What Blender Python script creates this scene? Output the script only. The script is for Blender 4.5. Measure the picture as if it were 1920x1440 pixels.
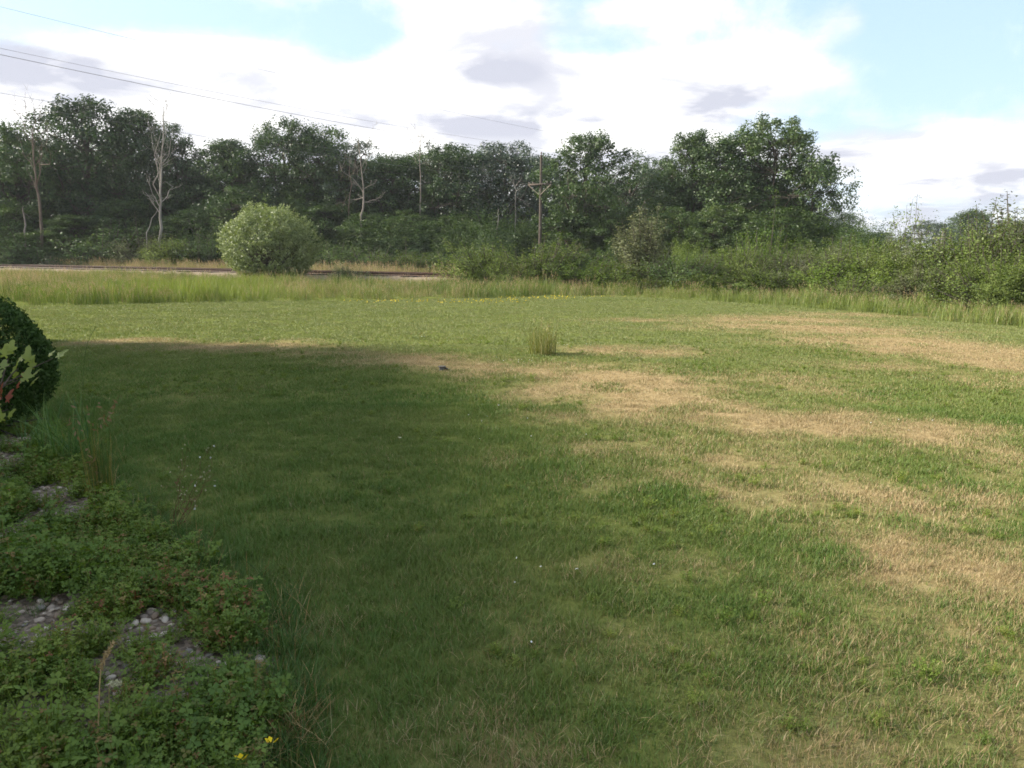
import bpy, math, random
import numpy as np
from mathutils import Vector, Matrix

random.seed(7)
scene = bpy.context.scene
for o in list(bpy.data.objects):
    bpy.data.objects.remove(o)
C = scene.collection

# ------------------------------------------------------------------ camera
FPX, CAM_H, HORIZON, ROLL = 1450.0, 1.7, 470.0, 0.0083
_p = math.atan((720 - HORIZON) / FPX)
_F = Vector((0, math.cos(_p), -math.sin(_p)))
_R0 = Vector((1, 0, 0)); _U0 = Vector((0, math.sin(_p), math.cos(_p)))
_R = _R0 * math.cos(ROLL) + _U0 * math.sin(ROLL)
_U = _U0 * math.cos(ROLL) - _R0 * math.sin(ROLL)
cam_data = bpy.data.cameras.new('camera')
cam = bpy.data.objects.new('camera', cam_data); C.objects.link(cam)
cam_data.sensor_width = 36.0
cam_data.lens = FPX / 1920 * 36.0
cam_data.clip_start = 0.05; cam_data.clip_end = 6000
cam.matrix_world = Matrix(((_R.x, _U.x, -_F.x, 0), (_R.y, _U.y, -_F.y, 0), (_R.z, _U.z, -_F.z, CAM_H), (0, 0, 0, 1)))
scene.camera = cam

def ray(px, py):
    return _F + _R * ((px - 960) / FPX) + _U * ((720 - py) / FPX)
def ground_at(px, py, z=0.0):
    r = ray(px, py); t = (CAM_H - z) / (-r.z)
    return Vector((r.x * t, r.y * t, z))
def at(px, py, Y):
    r = ray(px, py); t = Y / r.y
    return Vector((r.x * t, Y, CAM_H + r.z * t))

# ------------------------------------------------------------------ light
SUN_EL = math.radians(31)
SUN_DIR = Vector((-math.cos(SUN_EL) * math.cos(math.radians(8)), math.cos(SUN_EL) * math.sin(math.radians(8)), math.sin(SUN_EL)))  # towards the sun
sun_d = bpy.data.lights.new('sun', 'SUN'); sun_d.energy = 3.6; sun_d.angle = math.radians(5.0); sun_d.color = (1.0, 0.93, 0.82)
sun = bpy.data.objects.new('sun', sun_d); C.objects.link(sun)
sun.rotation_euler = SUN_DIR.to_track_quat('Z', 'Y').to_euler()

world = bpy.data.worlds.new('World'); scene.world = world; world.use_nodes = True
EXPOSURE = 1.74
def build_world():
    nt = world.node_tree; nt.nodes.clear()
    N = nt.nodes.new; L = nt.links.new
    def m(op, a, b=None, c=None, clamp=False):
        n = N('ShaderNodeMath'); n.operation = op; n.use_clamp = clamp
        for i, v in enumerate((a, b, c)):
            if v is None: continue
            if isinstance(v, (int, float)): n.inputs[i].default_value = v
            else: L(v, n.inputs[i])
        return n.outputs[0]
    def ss(x, e0, e1):
        n = N('ShaderNodeMapRange'); n.interpolation_type = 'SMOOTHSTEP'
        L(x, n.inputs[0]); n.inputs[1].default_value = e0; n.inputs[2].default_value = e1
        return n.outputs[0]
    out = N('ShaderNodeOutputWorld'); bg = N('ShaderNodeBackground')
    sky = N('ShaderNodeTexSky'); sky.sky_type = 'NISHITA'; sky.sun_disc = False
    sky.sun_elevation = SUN_EL
    sky.sun_rotation = math.atan2(SUN_DIR.x, SUN_DIR.y)
    sky.air_density = 1.0; sky.dust_density = 1.5; sky.ozone_density = 1.2
    tc = N('ShaderNodeTexCoord'); sep = N('ShaderNodeSeparateXYZ'); L(tc.outputs['Generated'], sep.inputs[0])
    x, y, z = sep.outputs
    zc = m('MAXIMUM', z, 0.0)
    den = m('ADD', zc, 0.16)
    cv = N('ShaderNodeCombineXYZ'); L(m('DIVIDE', x, den), cv.inputs[0]); L(m('DIVIDE', y, den), cv.inputs[1]); cv.inputs[2].default_value = 3.7
    def noise(vec, scale, detail, rough, dist=0.0, off=(0, 0, 0)):
        mp = N('ShaderNodeMapping'); L(vec, mp.inputs[0]); mp.inputs['Location'].default_value = off
        n = N('ShaderNodeTexNoise'); L(mp.outputs[0], n.inputs['Vector']); n.inputs['Scale'].default_value = scale
        n.inputs['Detail'].default_value = detail; n.inputs['Roughness'].default_value = rough; n.inputs['Distortion'].default_value = dist
        return n.outputs[0]
    n1 = noise(cv.outputs[0], 0.9, 9, 0.52, 0.2, (1.3, 4.1, 0))
    n2 = noise(tc.outputs['Generated'], 5.0, 10, 0.62, 0.25, (2.1, 0.4, 0.9))
    n3 = noise(cv.outputs[0], 2.2, 8, 0.55, 0.3, (7.3, 2.2, 1.1))
    az = m('ARCTAN2', x, y); el = m('ARCSINE', z)
    cover = m('ADD', m('MULTIPLY', n1, 0.85), m('MULTIPLY', n2, 0.75))
    # broad clouds and clear gaps of this afternoon's sky, by compass bearing and elevation
    def blob(px, py, rx, ry, amp, acc):
        r = ray(px, py).normalized(); a0 = math.atan2(r.x, r.y); e0 = math.asin(r.z)
        da = m('DIVIDE', m('SUBTRACT', az, a0), rx / FPX); de = m('DIVIDE', m('SUBTRACT', el, e0), ry / FPX)
        q = m('ADD', m('MULTIPLY', da, da), m('MULTIPLY', de, de))
        g = m('EXPONENT', m('MULTIPLY', q, -1.0))
        return m('MULTIPLY_ADD', g, amp, acc)
    for b in [(560, 180, 500, 90, .34), (850, 50, 170, 70, .30), (1330, 150, 260, 65, .32), (300, 60, 120, 25, .12),
              (130, 10, 330, 45, -.30), (690, 70, 75, 40, -.22), (1130, 95, 190, 22, -.16), (1760, 90, 260, 110, -.30), (1060, 60, 60, 60, -.1),
              (1250, 20, 250, 25, .10), (1700, 300, 300, 60, .16), (1030, 200, 80, 60, .1), (380, 115, 60, 20, -.16), (1590, 40, 40, 25, .18)]:
        cover = blob(*b, cover)
    cover = m('ADD', cover, m('MULTIPLY', ss(el, 0.30, 0.05), 0.16))
    mask = ss(cover, 0.70, 1.0)
    thick = ss(m('ADD', cover, m('MULTIPLY', n3, 0.25)), 0.74, 1.06)
    sh = m('MULTIPLY', ss(n3, 0.40, 0.64), 0.9)
    acc = m('MULTIPLY', sh, 0.9)
    for b in [(920, 135, 90, 22, .45), (60, 145, 130, 45, .5), (1430, 190, 170, 24, .7), (1860, 335, 110, 14, .7), (1850, 372, 110, 12, .7), (930, 232, 180, 18, .6), (1620, 305, 80, 18, .5), (200, 170, 90, 30, .4), (1650, 400, 120, 14, .5)]:
        acc = blob(*b, acc)
    shade = m('MINIMUM', acc, 1.0)
    cc = N('ShaderNodeMix'); cc.data_type = 'RGBA'; L(shade, cc.inputs['Factor'])
    cc.inputs['A'].default_value = (6.2, 6.15, 6.0, 1); cc.inputs['B'].default_value = (2.9, 3.0, 3.45, 1)
    # lift of thin veil over the blue
    veil = N('ShaderNodeMix'); veil.data_type = 'RGBA'; veil.inputs['Factor'].default_value = 0.6
    L(sky.outputs[0], veil.inputs['A']); veil.inputs['B'].default_value = (3.1, 4.1, 5.3, 1)
    mx = N('ShaderNodeMix'); mx.data_type = 'RGBA'; L(mask, mx.inputs['Factor']); L(veil.outputs['Result'], mx.inputs['A']); L(cc.outputs['Result'], mx.inputs['B'])
    L(mx.outputs['Result'], bg.inputs[0]); bg.inputs[1].default_value = 0.074
    L(bg.outputs[0], out.inputs[0])
build_world()
vs = scene.view_settings
vs.view_transform = 'Standard'; vs.look = 'None'; vs.exposure = EXPOSURE; vs.gamma = 1.0; vs.use_curve_mapping = False
scene.cycles.max_bounces = 5; scene.cycles.diffuse_bounces = 3; scene.cycles.glossy_bounces = 2
scene.cycles.transmission_bounces = 4; scene.cycles.transparent_max_bounces = 6
scene.cycles.use_denoising = True; scene.cycles.denoising_prefilter = 'NONE'
scene.cycles.filter_width = 1.7
scene.cycles.use_adaptive_sampling = True; scene.cycles.adaptive_threshold = 0.02

# ------------------------------------------------------------------ helpers
def mesh_np(name, V, faces, mat=None, attrs=None, smooth=False):
    """faces: list of int arrays (n,k)"""
    V = np.asarray(V, dtype=np.float32)
    me = bpy.data.meshes.new(name)
    me.vertices.add(len(V)); me.vertices.foreach_set('co', V.ravel())
    if faces:
        li = np.concatenate([np.asarray(f, dtype=np.int32).ravel() for f in faces if len(f)])
        cnt = np.concatenate([np.full(len(f), np.asarray(f).shape[1], dtype=np.int32) for f in faces if len(f)])
        st = np.concatenate([[0], np.cumsum(cnt)[:-1]]).astype(np.int32)
        me.loops.add(len(li)); me.loops.foreach_set('vertex_index', li)
        me.polygons.add(len(cnt)); me.polygons.foreach_set('loop_start', st)
        if smooth: me.polygons.foreach_set('use_smooth', np.ones(len(cnt), dtype=bool))
    if attrs:
        for k, v in attrs.items():
            v = np.asarray(v)
            if v.dtype.kind == 'i':
                a = me.attributes.new(k, 'INT', 'POINT'); a.data.foreach_set('value', v.astype(np.int32))
            else:
                a = me.attributes.new(k, 'FLOAT', 'POINT'); a.data.foreach_set('value', v.astype(np.float32))
    me.update(calc_edges=True)
    if mat: me.materials.append(mat)
    return me

def obj(name, me, parent=None, loc=None, rotz=0.0, scale=None):
    o = bpy.data.objects.new(name, me); C.objects.link(o)
    if parent: o.parent = parent
    if loc is not None: o.location = loc
    if rotz: o.rotation_euler = (0, 0, rotz)
    if scale is not None: o.scale = scale if hasattr(scale, '__len__') else (scale,) * 3
    return o
def tag(o, label=None, cat=None, group=None, kind=None):
    if label: o['label'] = label
    if cat: o['category'] = cat
    if group: o['group'] = group
    if kind: o['kind'] = kind
    return o
def thing(name, label, cat, loc=(0, 0, 0), rotz=0.0, scale=None, group=None):
    o = bpy.data.objects.new(name, None); C.objects.link(o); o.location = loc; o.rotation_euler = (0, 0, rotz)
    o.empty_display_size = 0.2
    if scale is not None: o.scale = scale if hasattr(scale, '__len__') else (scale,) * 3
    return tag(o, label, cat, group)

class MB:
    """collects verts and faces"""
    def __init__(s): s.V = []; s.F = {}; s.n = 0; s.A = {}
    def add(s, V, F, **attrs):
        V = np.asarray(V, dtype=np.float32); F = np.asarray(F, dtype=np.int32)
        s.V.append(V); s.F.setdefault(F.shape[1], []).append(F + s.n); 
        for k, v in attrs.items(): s.A.setdefault(k, []).append(np.broadcast_to(np.asarray(v, dtype=np.float32), (len(V),)))
        s.n += len(V)
    def mesh(s, name, mat=None, smooth=False):
        if not s.V: return mesh_np(name, np.zeros((0, 3)), [], mat)
        return mesh_np(name, np.concatenate(s.V), [np.concatenate(f) for f in s.F.values()], mat, {k: np.concatenate(v) for k, v in s.A.items()}, smooth)

def tube(P, R, sides=6, cap=True):
    P = np.asarray(P, dtype=float); R = np.asarray(R, dtype=float); n = len(P)
    T = np.gradient(P, axis=0); T /= np.linalg.norm(T, axis=1)[:, None] + 1e-9
    ref = np.array([0., 0, 1]) if abs(T[:, 2]).mean() < 0.8 else np.array([1., 0, 0])
    A = np.cross(T, ref); A /= np.linalg.norm(A, axis=1)[:, None] + 1e-9
    B = np.cross(T, A)
    th = np.linspace(0, 2 * np.pi, sides, endpoint=False)
    V = P[:, None] + R[:, None, None] * (np.cos(th)[None, :, None] * A[:, None] + np.sin(th)[None, :, None] * B[:, None])
    V = V.reshape(-1, 3)
    i = np.arange(n - 1)[:, None] * sides; j = np.arange(sides)[None]; k = (j + 1) % sides
    F = np.stack([i + j, i + k, i + sides + k, i + sides + j], -1).reshape(-1, 4)
    return V, F
def box(x0, x1, y0, y1, z0, z1):
    V = np.array([(x, y, z) for z in (z0, z1) for y in (y0, y1) for x in (x0, x1)], dtype=float)
    F = np.array([(0, 2, 3, 1), (4, 5, 7, 6), (0, 1, 5, 4), (2, 6, 7, 3), (0, 4, 6, 2), (1, 3, 7, 5)])
    return V, F
def unit(v): return v / (np.linalg.norm(v, axis=-1, keepdims=True) + 1e-9)
def rand_dirs(rng, n): return unit(rng.normal(size=(n, 3)))
def leaf_quads(rng, Cn, Nn, size, aspect=0.6, bend=0.0):
    """diamond leaves: centre, normal, length"""
    n = len(Cn); t = unit(np.cross(Nn, rand_dirs(rng, n))); b = np.cross(Nn, t)
    s = np.broadcast_to(size, (n,))[:, None]
    V = np.stack([Cn - t * s * .5, Cn + b * s * .5 * aspect - t * s * .05 + Nn * s * bend, Cn + t * s * .5, Cn - b * s * .5 * aspect - t * s * .05 + Nn * s * bend], 1).reshape(-1, 3)
    F = np.arange(4 * n).reshape(n, 4)
    return V, F

# smooth value noise in the ground plane, used for patchy growth
def vnoise(x, y, seed=0):
    x = np.asarray(x, dtype=float); y = np.asarray(y, dtype=float)
    xi = np.floor(x).astype(np.int64); yi = np.floor(y).astype(np.int64); fx = x - xi; fy = y - yi
    fx = fx * fx * (3 - 2 * fx); fy = fy * fy * (3 - 2 * fy)
    def h(a, b):
        v = (a * 374761393 + b * 668265263 + seed * 1274126177) & 0xffffffff
        v = ((v ^ (v >> 13)) * 1274126177) & 0xffffffff
        return ((v ^ (v >> 16)) & 0xffff) / 65535.0
    return (h(xi, yi) * (1 - fx) + h(xi + 1, yi) * fx) * (1 - fy) + (h(xi, yi + 1) * (1 - fx) + h(xi + 1, yi + 1) * fx) * fy
def fbm(x, y, seed=0, oct=4):
    s = 0; a = 0.5; t = 0
    for k in range(oct):
        s = s + a * vnoise(x * 2 ** k + k * 17.3, y * 2 ** k - k * 9.1, seed + k); t += a; a *= 0.55
    return s / t
def sstep(x, a, b):
    t = np.clip((x - a) / (b - a), 0, 1); return t * t * (3 - 2 * t)
def in_poly(x, y, poly):
    x = np.asarray(x); y = np.asarray(y); c = np.zeros(x.shape, bool); n = len(poly)
    for i in range(n):
        x0, y0 = poly[i]; x1, y1 = poly[(i + 1) % n]
        cond = ((y0 > y) != (y1 > y)) & (x < (x1 - x0) * (y - y0) / (y1 - y0 + 1e-12) + x0)
        c ^= cond
    return c

# ------------------------------------------------------------------ materials
def new_mat(name):
    m = bpy.data.materials.new(name); m.use_nodes = True; nt = m.node_tree; nt.nodes.clear()
    return m, nt, nt.nodes.new, nt.links.new
def ramp(N, L, fac, stops):
    r = N('ShaderNodeValToRGB'); L(fac, r.inputs[0]); e = r.color_ramp.elements
    while len(e) < len(stops): e.new(0.5)
    for k, (p, c) in enumerate(stops): e[k].position = p; e[k].color = (*c, 1)
    return r.outputs[0]
def attr(N, name, typ='GEOMETRY'):
    a = N('ShaderNodeAttribute'); a.attribute_type = typ; a.attribute_name = name; return a
def leaf_mat(name, stops, trans=0.3, gloss=0.04, rough=0.5, attr_name='tone'):
    m, nt, N, L = new_mat(name)
    a = attr(N, attr_name)
    oi = N('ShaderNodeObjectInfo')
    mm = N('ShaderNodeMath'); mm.operation = 'MULTIPLY_ADD'; L(oi.outputs['Random'], mm.inputs[0]); mm.inputs[1].default_value = 0.42; L(a.outputs['Fac'], mm.inputs[2])
    m2 = N('ShaderNodeMath'); m2.operation = 'SUBTRACT'; L(mm.outputs[0], m2.inputs[0]); m2.inputs[1].default_value = 0.20
    col = ramp(N, L, m2.outputs[0], stops)
    return finish_leaf(m, N, L, col, trans, gloss, rough)
def finish_leaf(m, N, L, col, trans, gloss, rough, up=0.0):
    d = N('ShaderNodeBsdfDiffuse'); L(col, d.inputs[0])
    if up:
        ge = N('ShaderNodeNewGeometry'); vm = N('ShaderNodeMix'); vm.data_type = 'VECTOR'; vm.inputs['Factor'].default_value = up
        L(ge.outputs['Normal'], vm.inputs['A']); vm.inputs['B'].default_value = (0, 0, 1)
        vn = N('ShaderNodeVectorMath'); vn.operation = 'NORMALIZE'; L(vm.outputs['Result'], vn.inputs[0]); L(vn.outputs[0], d.inputs['Normal'])
    t = N('ShaderNodeBsdfTranslucent')
    hs = N('ShaderNodeHueSaturation'); hs.inputs['Saturation'].default_value = 1.15; hs.inputs['Value'].default_value = 1.25; L(col, hs.inputs['Color']); L(hs.outputs[0], t.inputs[0])
    mx = N('ShaderNodeMixShader'); mx.inputs[0].default_value = trans; L(d.outputs[0], mx.inputs[1]); L(t.outputs[0], mx.inputs[2])
    g = N('ShaderNodeBsdfGlossy'); g.inputs['Roughness'].default_value = rough; g.inputs[0].default_value = (1, 1, 1, 1)
    m3 = N('ShaderNodeMixShader'); m3.inputs[0].default_value = gloss; L(mx.outputs[0], m3.inputs[1]); L(g.outputs[0], m3.inputs[2])
    o = N('ShaderNodeOutputMaterial'); L(m3.outputs[0], o.inputs[0])
    return m
def surf_mat(name, stops, scale=8.0, detail=6, rough=0.9, bump=0.3, stretch=(1, 1, 1), spec=0.2, coords='Object'):
    m, nt, N, L = new_mat(name)
    tc = N('ShaderNodeTexCoord'); mp = N('ShaderNodeMapping'); L(tc.outputs[coords], mp.inputs[0]); mp.inputs['Scale'].default_value = stretch
    n = N('ShaderNodeTexNoise'); L(mp.outputs[0], n.inputs['Vector']); n.inputs['Scale'].default_value = scale; n.inputs['Detail'].default_value = detail; n.inputs['Roughness'].default_value = 0.65
    col = ramp(N, L, n.outputs[0], stops)
    p = N('ShaderNodeBsdfPrincipled'); L(col, p.inputs['Base Color']); p.inputs['Roughness'].default_value = rough; p.inputs['Specular IOR Level'].default_value = spec
    b = N('ShaderNodeBump'); b.inputs['Strength'].default_value = bump; b.inputs['Distance'].default_value = 0.02; L(n.outputs[0], b.inputs['Height']); L(b.outputs[0], p.inputs['Normal'])
    o = N('ShaderNodeOutputMaterial'); L(p.outputs[0], o.inputs[0])
    return m

M = {}
M['oak'] = leaf_mat('oak_leaves', [(0.0, (.018, .034, .011)), (0.45, (.042, .074, .020)), (0.75, (.068, .108, .028)), (1.0, (.100, .140, .046))], 0.25, 0.03)
M['grey_oak'] = leaf_mat('pale_oak_leaves', [(0.0, (.030, .048, .026)), (0.5, (.055, .085, .044)), (1.0, (.115, .150, .085))], 0.22, 0.05)
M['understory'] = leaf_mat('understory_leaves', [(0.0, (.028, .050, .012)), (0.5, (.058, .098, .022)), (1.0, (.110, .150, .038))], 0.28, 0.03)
M['hedge'] = leaf_mat('hedge_leaves', [(0.0, (.058, .084, .018)), (0.5, (.108, .148, .032)), (1.0, (.175, .215, .054))], 0.25, 0.015)
M['lime'] = leaf_mat('bright_green_leaves', [(0.0, (.072, .115, .018)), (0.5, (.125, .185, .032)), (1.0, (.185, .240, .050))], 0.28, 0.015)
M['dusty'] = leaf_mat('dusty_grey_green_leaves', [(0.0, (.080, .090, .042)), (0.5, (.125, .138, .062)), (1.0, (.190, .200, .100))], 0.22, 0.015)
M['silver'] = leaf_mat('silvery_leaves', [(0.0, (.075, .105, .026)), (0.5, (.165, .205, .060)), (1.0, (.30, .33, .150))], 0.3, 0.04)
M['cedar'] = leaf_mat('arborvitae_foliage', [(0.0, (.016, .036, .008)), (0.5, (.034, .066, .014)), (1.0, (.060, .100, .024))], 0.15, 0.01)
M['bark'] = surf_mat('dark_bark', [(0.3, (.035, .028, .022)), (0.7, (.095, .078, .060))], 6, stretch=(3, 3, .5), bump=.6)
M['dead'] = surf_mat('weathered_dead_wood', [(0.3, (.13, .105, .085)), (0.7, (.30, .265, .225))], 5, stretch=(3, 3, .4), bump=.5)
M['pale'] = surf_mat('pale_barkless_wood', [(0.3, (.16, .14, .12)), (0.55, (.26, .235, .205)), (0.75, (.36, .335, .30))], 4, stretch=(2, 2, .6), bump=.3)
M['reddead'] = surf_mat('red_brown_dead_wood', [(0.3, (.085, .060, .046)), (0.7, (.18, .135, .105))], 5, stretch=(3, 3, .5))
M['twig'] = surf_mat('grey_twigs', [(0.3, (.055, .046, .036)), (0.7, (.12, .10, .080))], 8)
M['pole'] = surf_mat('creosoted_pole_wood', [(0.3, (.055, .044, .036)), (0.7, (.12, .096, .078))], 4, stretch=(4, 4, .3), bump=.4)
M['polepale'] = surf_mat('sun_bleached_pole_wood', [(0.3, (.18, .15, .12)), (0.7, (.32, .275, .215))], 4, stretch=(4, 4, .3), bump=.4)
M['wire'] = surf_mat('oxidised_wire', [(0.3, (.10, .10, .10)), (0.7, (.16, .16, .16))], 3, rough=.6)
M['glass'] = surf_mat('insulator_porcelain', [(0.3, (.16, .12, .10)), (0.7, (.24, .20, .17))], 3, rough=.25, spec=.6)

# ------------------------------------------------------------------ scatter by geometry nodes (uncountable growth only)
def scatter(name, protos, P, rot, scl, idx, attrs, label, cat, tilt=None):
    col = bpy.data.collections.new(name + '_source')
    for i, me in enumerate(protos):
        po = bpy.data.objects.new('%s_source_%03d' % (name, i), me); col.objects.link(po)
    A = dict(attrs); A['rot'] = np.asarray(rot, float); A['scl'] = np.asarray(scl, float); A['idx'] = np.asarray(idx, int)
    me = mesh_np(name, P, [], None, A)
    o = obj(name, me); tag(o, label, cat, kind='stuff')
    ng = bpy.data.node_groups.new(name + '_scatter', 'GeometryNodeTree')
    ng.interface.new_socket('Geometry', in_out='INPUT', socket_type='NodeSocketGeometry')
    ng.interface.new_socket('Geometry', in_out='OUTPUT', socket_type='NodeSocketGeometry')
    N = ng.nodes.new; L = ng.links.new
    gi = N('NodeGroupInput'); go = N('NodeGroupOutput')
    ci = N('GeometryNodeCollectionInfo'); ci.inputs['Collection'].default_value = col; ci.inputs['Separate Children'].default_value = True; ci.inputs['Reset Children'].default_value = True
    ip = N('GeometryNodeInstanceOnPoints'); ip.inputs['Pick Instance'].default_value = True
    def na(nm, t):
        n = N('GeometryNodeInputNamedAttribute'); n.data_type = t; n.inputs['Name'].default_value = nm; return n.outputs['Attribute']
    cr = N('ShaderNodeCombineXYZ'); L(na('rot', 'FLOAT'), cr.inputs[2])
    L(gi.outputs[0], ip.inputs['Points']); L(ci.outputs[0], ip.inputs['Instance']); L(na('idx', 'INT'), ip.inputs['Instance Index'])
    L(cr.outputs[0], ip.inputs['Rotation']); L(na('scl', 'FLOAT'), ip.inputs['Scale'])
    L(ip.outputs[0], go.inputs[0])
    md = o.modifiers.new('scatter', 'NODES'); md.node_group = ng
    return o
#@@STRUCTURE
# ------------------------------------------------------------------ layout of the place (metres; camera stands at the origin)
def g2(px, py):
    v = ground_at(px, py); return (v.x, v.y)
BED = [g2(*p) for p in [(-60, 818), (40, 815), (105, 830), (165, 905), (235, 965), (320, 1030), (400, 1100), (455, 1150), (500, 1225), (528, 1295), (500, 1390), (470, 1470), (440, 1600)]] + [(-0.75, 0.6), (-4.0, 0.6), (-9.5, 5.2)]
LAWN_EDGE = np.array([g2(*p) for p in [(-700, 582), (-200, 577), (0, 573), (200, 572), (450, 566), (700, 563), (900, 559), (1050, 556), (1200, 558), (1350, 566), (1480, 575), (1600, 585), (1750, 600), (1920, 615), (2300, 650), (2800, 700)]])
def lawn_limit(x, y):
    """positive beyond the mown edge"""
    a = np.arctan2(x, y); la = np.arctan2(LAWN_EDGE[:, 0], LAWN_EDGE[:, 1]); r = np.hypot(LAWN_EDGE[:, 0], LAWN_EDGE[:, 1])
    return np.hypot(x, y) - np.interp(a, la, r)
HEDGE_LINE = np.array([g2(*p) for p in [(1180, 541), (1300, 545), (1450, 551), (1600, 562), (1750, 578), (1920, 600), (2300, 640), (2800, 690)]])
T0 = np.array([-36.0, 54.0]); T1 = np.array([-2.6, 41.0]); TD = (T1 - T0) / np.linalg.norm(T1 - T0); TN = np.array([-TD[1], TD[0]])  # rail line
def track_pt(s, off=0.0): return T0 + TD * s + TN * off
def track_off(x, y): return (x - T0[0]) * TN[0] + (y - T0[1]) * TN[1]

# drought-browned patches in the mown grass (bearing point, half width, half depth, strength)
DRY = []
for px, py, rx, ry, s in [(230, 642, 130, 5, .8), (430, 650, 180, 7, .95), (640, 664, 110, 7, .75), (700, 682, 100, 9, .7), (770, 678, 110, 10, .9), (900, 690, 90, 12, .85), (560, 640, 70, 4, .4),
                          (1200, 658, 110, 8, .9), (1110, 700, 120, 16, .95), (1180, 722, 190, 26, 1.0), (1240, 760, 150, 30, 1.05), (1340, 775, 90, 24, .9), (1010, 735, 60, 18, .85), (1060, 775, 90, 18, .6),
                          (1470, 600, 150, 8, .9), (1380, 612, 100, 7, .8), (1560, 618, 190, 10, .95), (1640, 640, 180, 12, .9), (1770, 655, 170, 17, 1.1), (1880, 680, 120, 20, 1.0), (1600, 590, 120, 5, .6), (1200, 602, 110, 3, .6), (1260, 616, 80, 3, .4),
                          (1650, 690, 110, 12, .55), (1470, 715, 90, 12, .5), (1560, 735, 80, 12, .45), (1840, 715, 90, 14, .5),
                          (1560, 800, 170, 18, .75), (1420, 800, 120, 25, .75), (1790, 815, 120, 24, .75), (1870, 850, 100, 25, .6), (1330, 850, 120, 22, .55), (1480, 850, 120, 20, .55),
                          (1140, 850, 90, 16, .45), (1130, 905, 60, 20, .3), (1290, 905, 70, 20, .5), (1400, 920, 120, 25, .4), (1640, 930, 90, 50, .65), (1560, 900, 80, 25, .5), (1850, 930, 110, 35, .6),
                          (1650, 1050, 90, 42, .95), (1760, 1085, 130, 32, .9), (1890, 1065, 90, 40, .85), (1690, 1020, 60, 25, .8), (1850, 1190, 90, 50, .65), (1560, 1000, 60, 30, .4),
                          (1500, 1420, 110, 45, .9), (1850, 1370, 130, 90, .75), (950, 1390, 70, 45, .7), (1620, 1320, 130, 50, .45), (1230, 1180, 160, 60, .25), (1350, 1290, 120, 50, .35), (1100, 1120, 80, 40, .2),
                          (640, 1180, 70, 30, .3), (700, 1330, 80, 40, .3), (1290, 1080, 110, 40, .3), (1750, 1250, 120, 50, .4), (490, 1385, 40, 35, .9), (400, 740, 80, 12, .15), (900, 860, 60, 14, .3), (1220, 1400, 120, 60, .35)]:
    c = ground_at(px, py); d = c.y
    DRY.append((c.x, c.y, rx * d / FPX, ry * d * d / (FPX * CAM_H), s))
def dryness(x, y):
    x = np.asarray(x, float); y = np.asarray(y, float)
    wx = x + (fbm(x * 1.3, y * 1.3, 3) - .5) * 1.2; wy = y + (fbm(x * 1.1, y * 1.1, 9) - .5) * 1.4
    d = np.zeros_like(x)
    for cx, cy, rx, ry, s in DRY:
        q = ((wx - cx) / (rx + .12)) ** 2 + ((wy - cy) / (ry + .12)) ** 2
        d = np.maximum(d, s * np.exp(-q * 0.95) * 1.0) + 0.10 * s * np.exp(-q * 0.7)
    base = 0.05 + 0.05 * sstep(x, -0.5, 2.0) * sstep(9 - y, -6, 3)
    n = .6 * fbm(x * 2.3, y * 2.3, 21) + .4 * fbm(x * 4.7 + 3, y * 3.1, 25)
    near = 1 - .30 * sstep(6 - y, 0, 3)
    v = base + d * near * (0.30 + 1.05 * n) + (n - .5) * 0.30 + (fbm(x * 7, y * 7, 45) - .5) * .22
    return np.clip((v - .36) * 1.28 + .37, 0.05, 0.97)

# ------------------------------------------------------------------ ground sheet
def grid_axis(lo, hi, step, far):
    a = np.arange(lo, hi + step * .5, step); k = np.array([1.5, 4, 9, 20, 45, 100, 250, 600, 1500.]); k = k[k < far]
    return np.concatenate([(lo - k)[::-1], a, hi + k])
gx = grid_axis(-24, 26, .25, 2600); gy = grid_axis(-2, 34, .25, 2600)
GX, GY = np.meshgrid(gx, gy); nx, ny = len(gx), len(gy)
bump_z = (fbm(GX * .35, GY * .35, 51) - .5) * 0.05 * sstep(GY, 1, 6) * (np.abs(GX) < 40) * (GY < 40)
V = np.stack([GX, GY, bump_z], -1).reshape(-1, 3)
ii = (np.arange(ny - 1)[:, None] * nx + np.arange(nx - 1)[None]).ravel()
Fq = np.stack([ii, ii + 1, ii + nx + 1, ii + nx], -1)
m, nt, N, L = new_mat('turf_soil')
tc = N('ShaderNodeTexCoord')
n1 = N('ShaderNodeTexNoise'); L(tc.outputs['Object'], n1.inputs['Vector']); n1.inputs['Scale'].default_value = 14; n1.inputs['Detail'].default_value = 8; n1.inputs['Roughness'].default_value = .7
ad = attr(N, 'dry')
green = ramp(N, L, n1.outputs[0], [(.25, (.054, .062, .018)), (.5, (.098, .120, .030)), (.75, (.136, .158, .045))])
straw = ramp(N, L, n1.outputs[0], [(.25, (.15, .105, .050)), (.5, (.26, .19, .095)), (.75, (.36, .275, .15))])
mx = N('ShaderNodeMix'); mx.data_type = 'RGBA'; L(ad.outputs['Fac'], mx.inputs['Factor']); L(green, mx.inputs['A']); L(straw, mx.inputs['B'])
p = N('ShaderNodeBsdfDiffuse'); L(mx.outputs['Result'], p.inputs[0])
bp = N('ShaderNodeBump'); bp.inputs['Strength'].default_value = .6; bp.inputs['Distance'].default_value = .03; L(n1.outputs[0], bp.inputs['Height']); L(bp.outputs[0], p.inputs['Normal'])
o_ = N('ShaderNodeOutputMaterial'); L(p.outputs[0], o_.inputs[0])
M['turf'] = m
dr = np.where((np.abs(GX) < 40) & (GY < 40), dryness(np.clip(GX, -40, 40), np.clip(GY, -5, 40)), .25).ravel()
ground = obj('ground', mesh_np('ground', V, [Fq], M['turf'], {'dry': dr}, True)); tag(ground, kind='structure')
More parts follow.
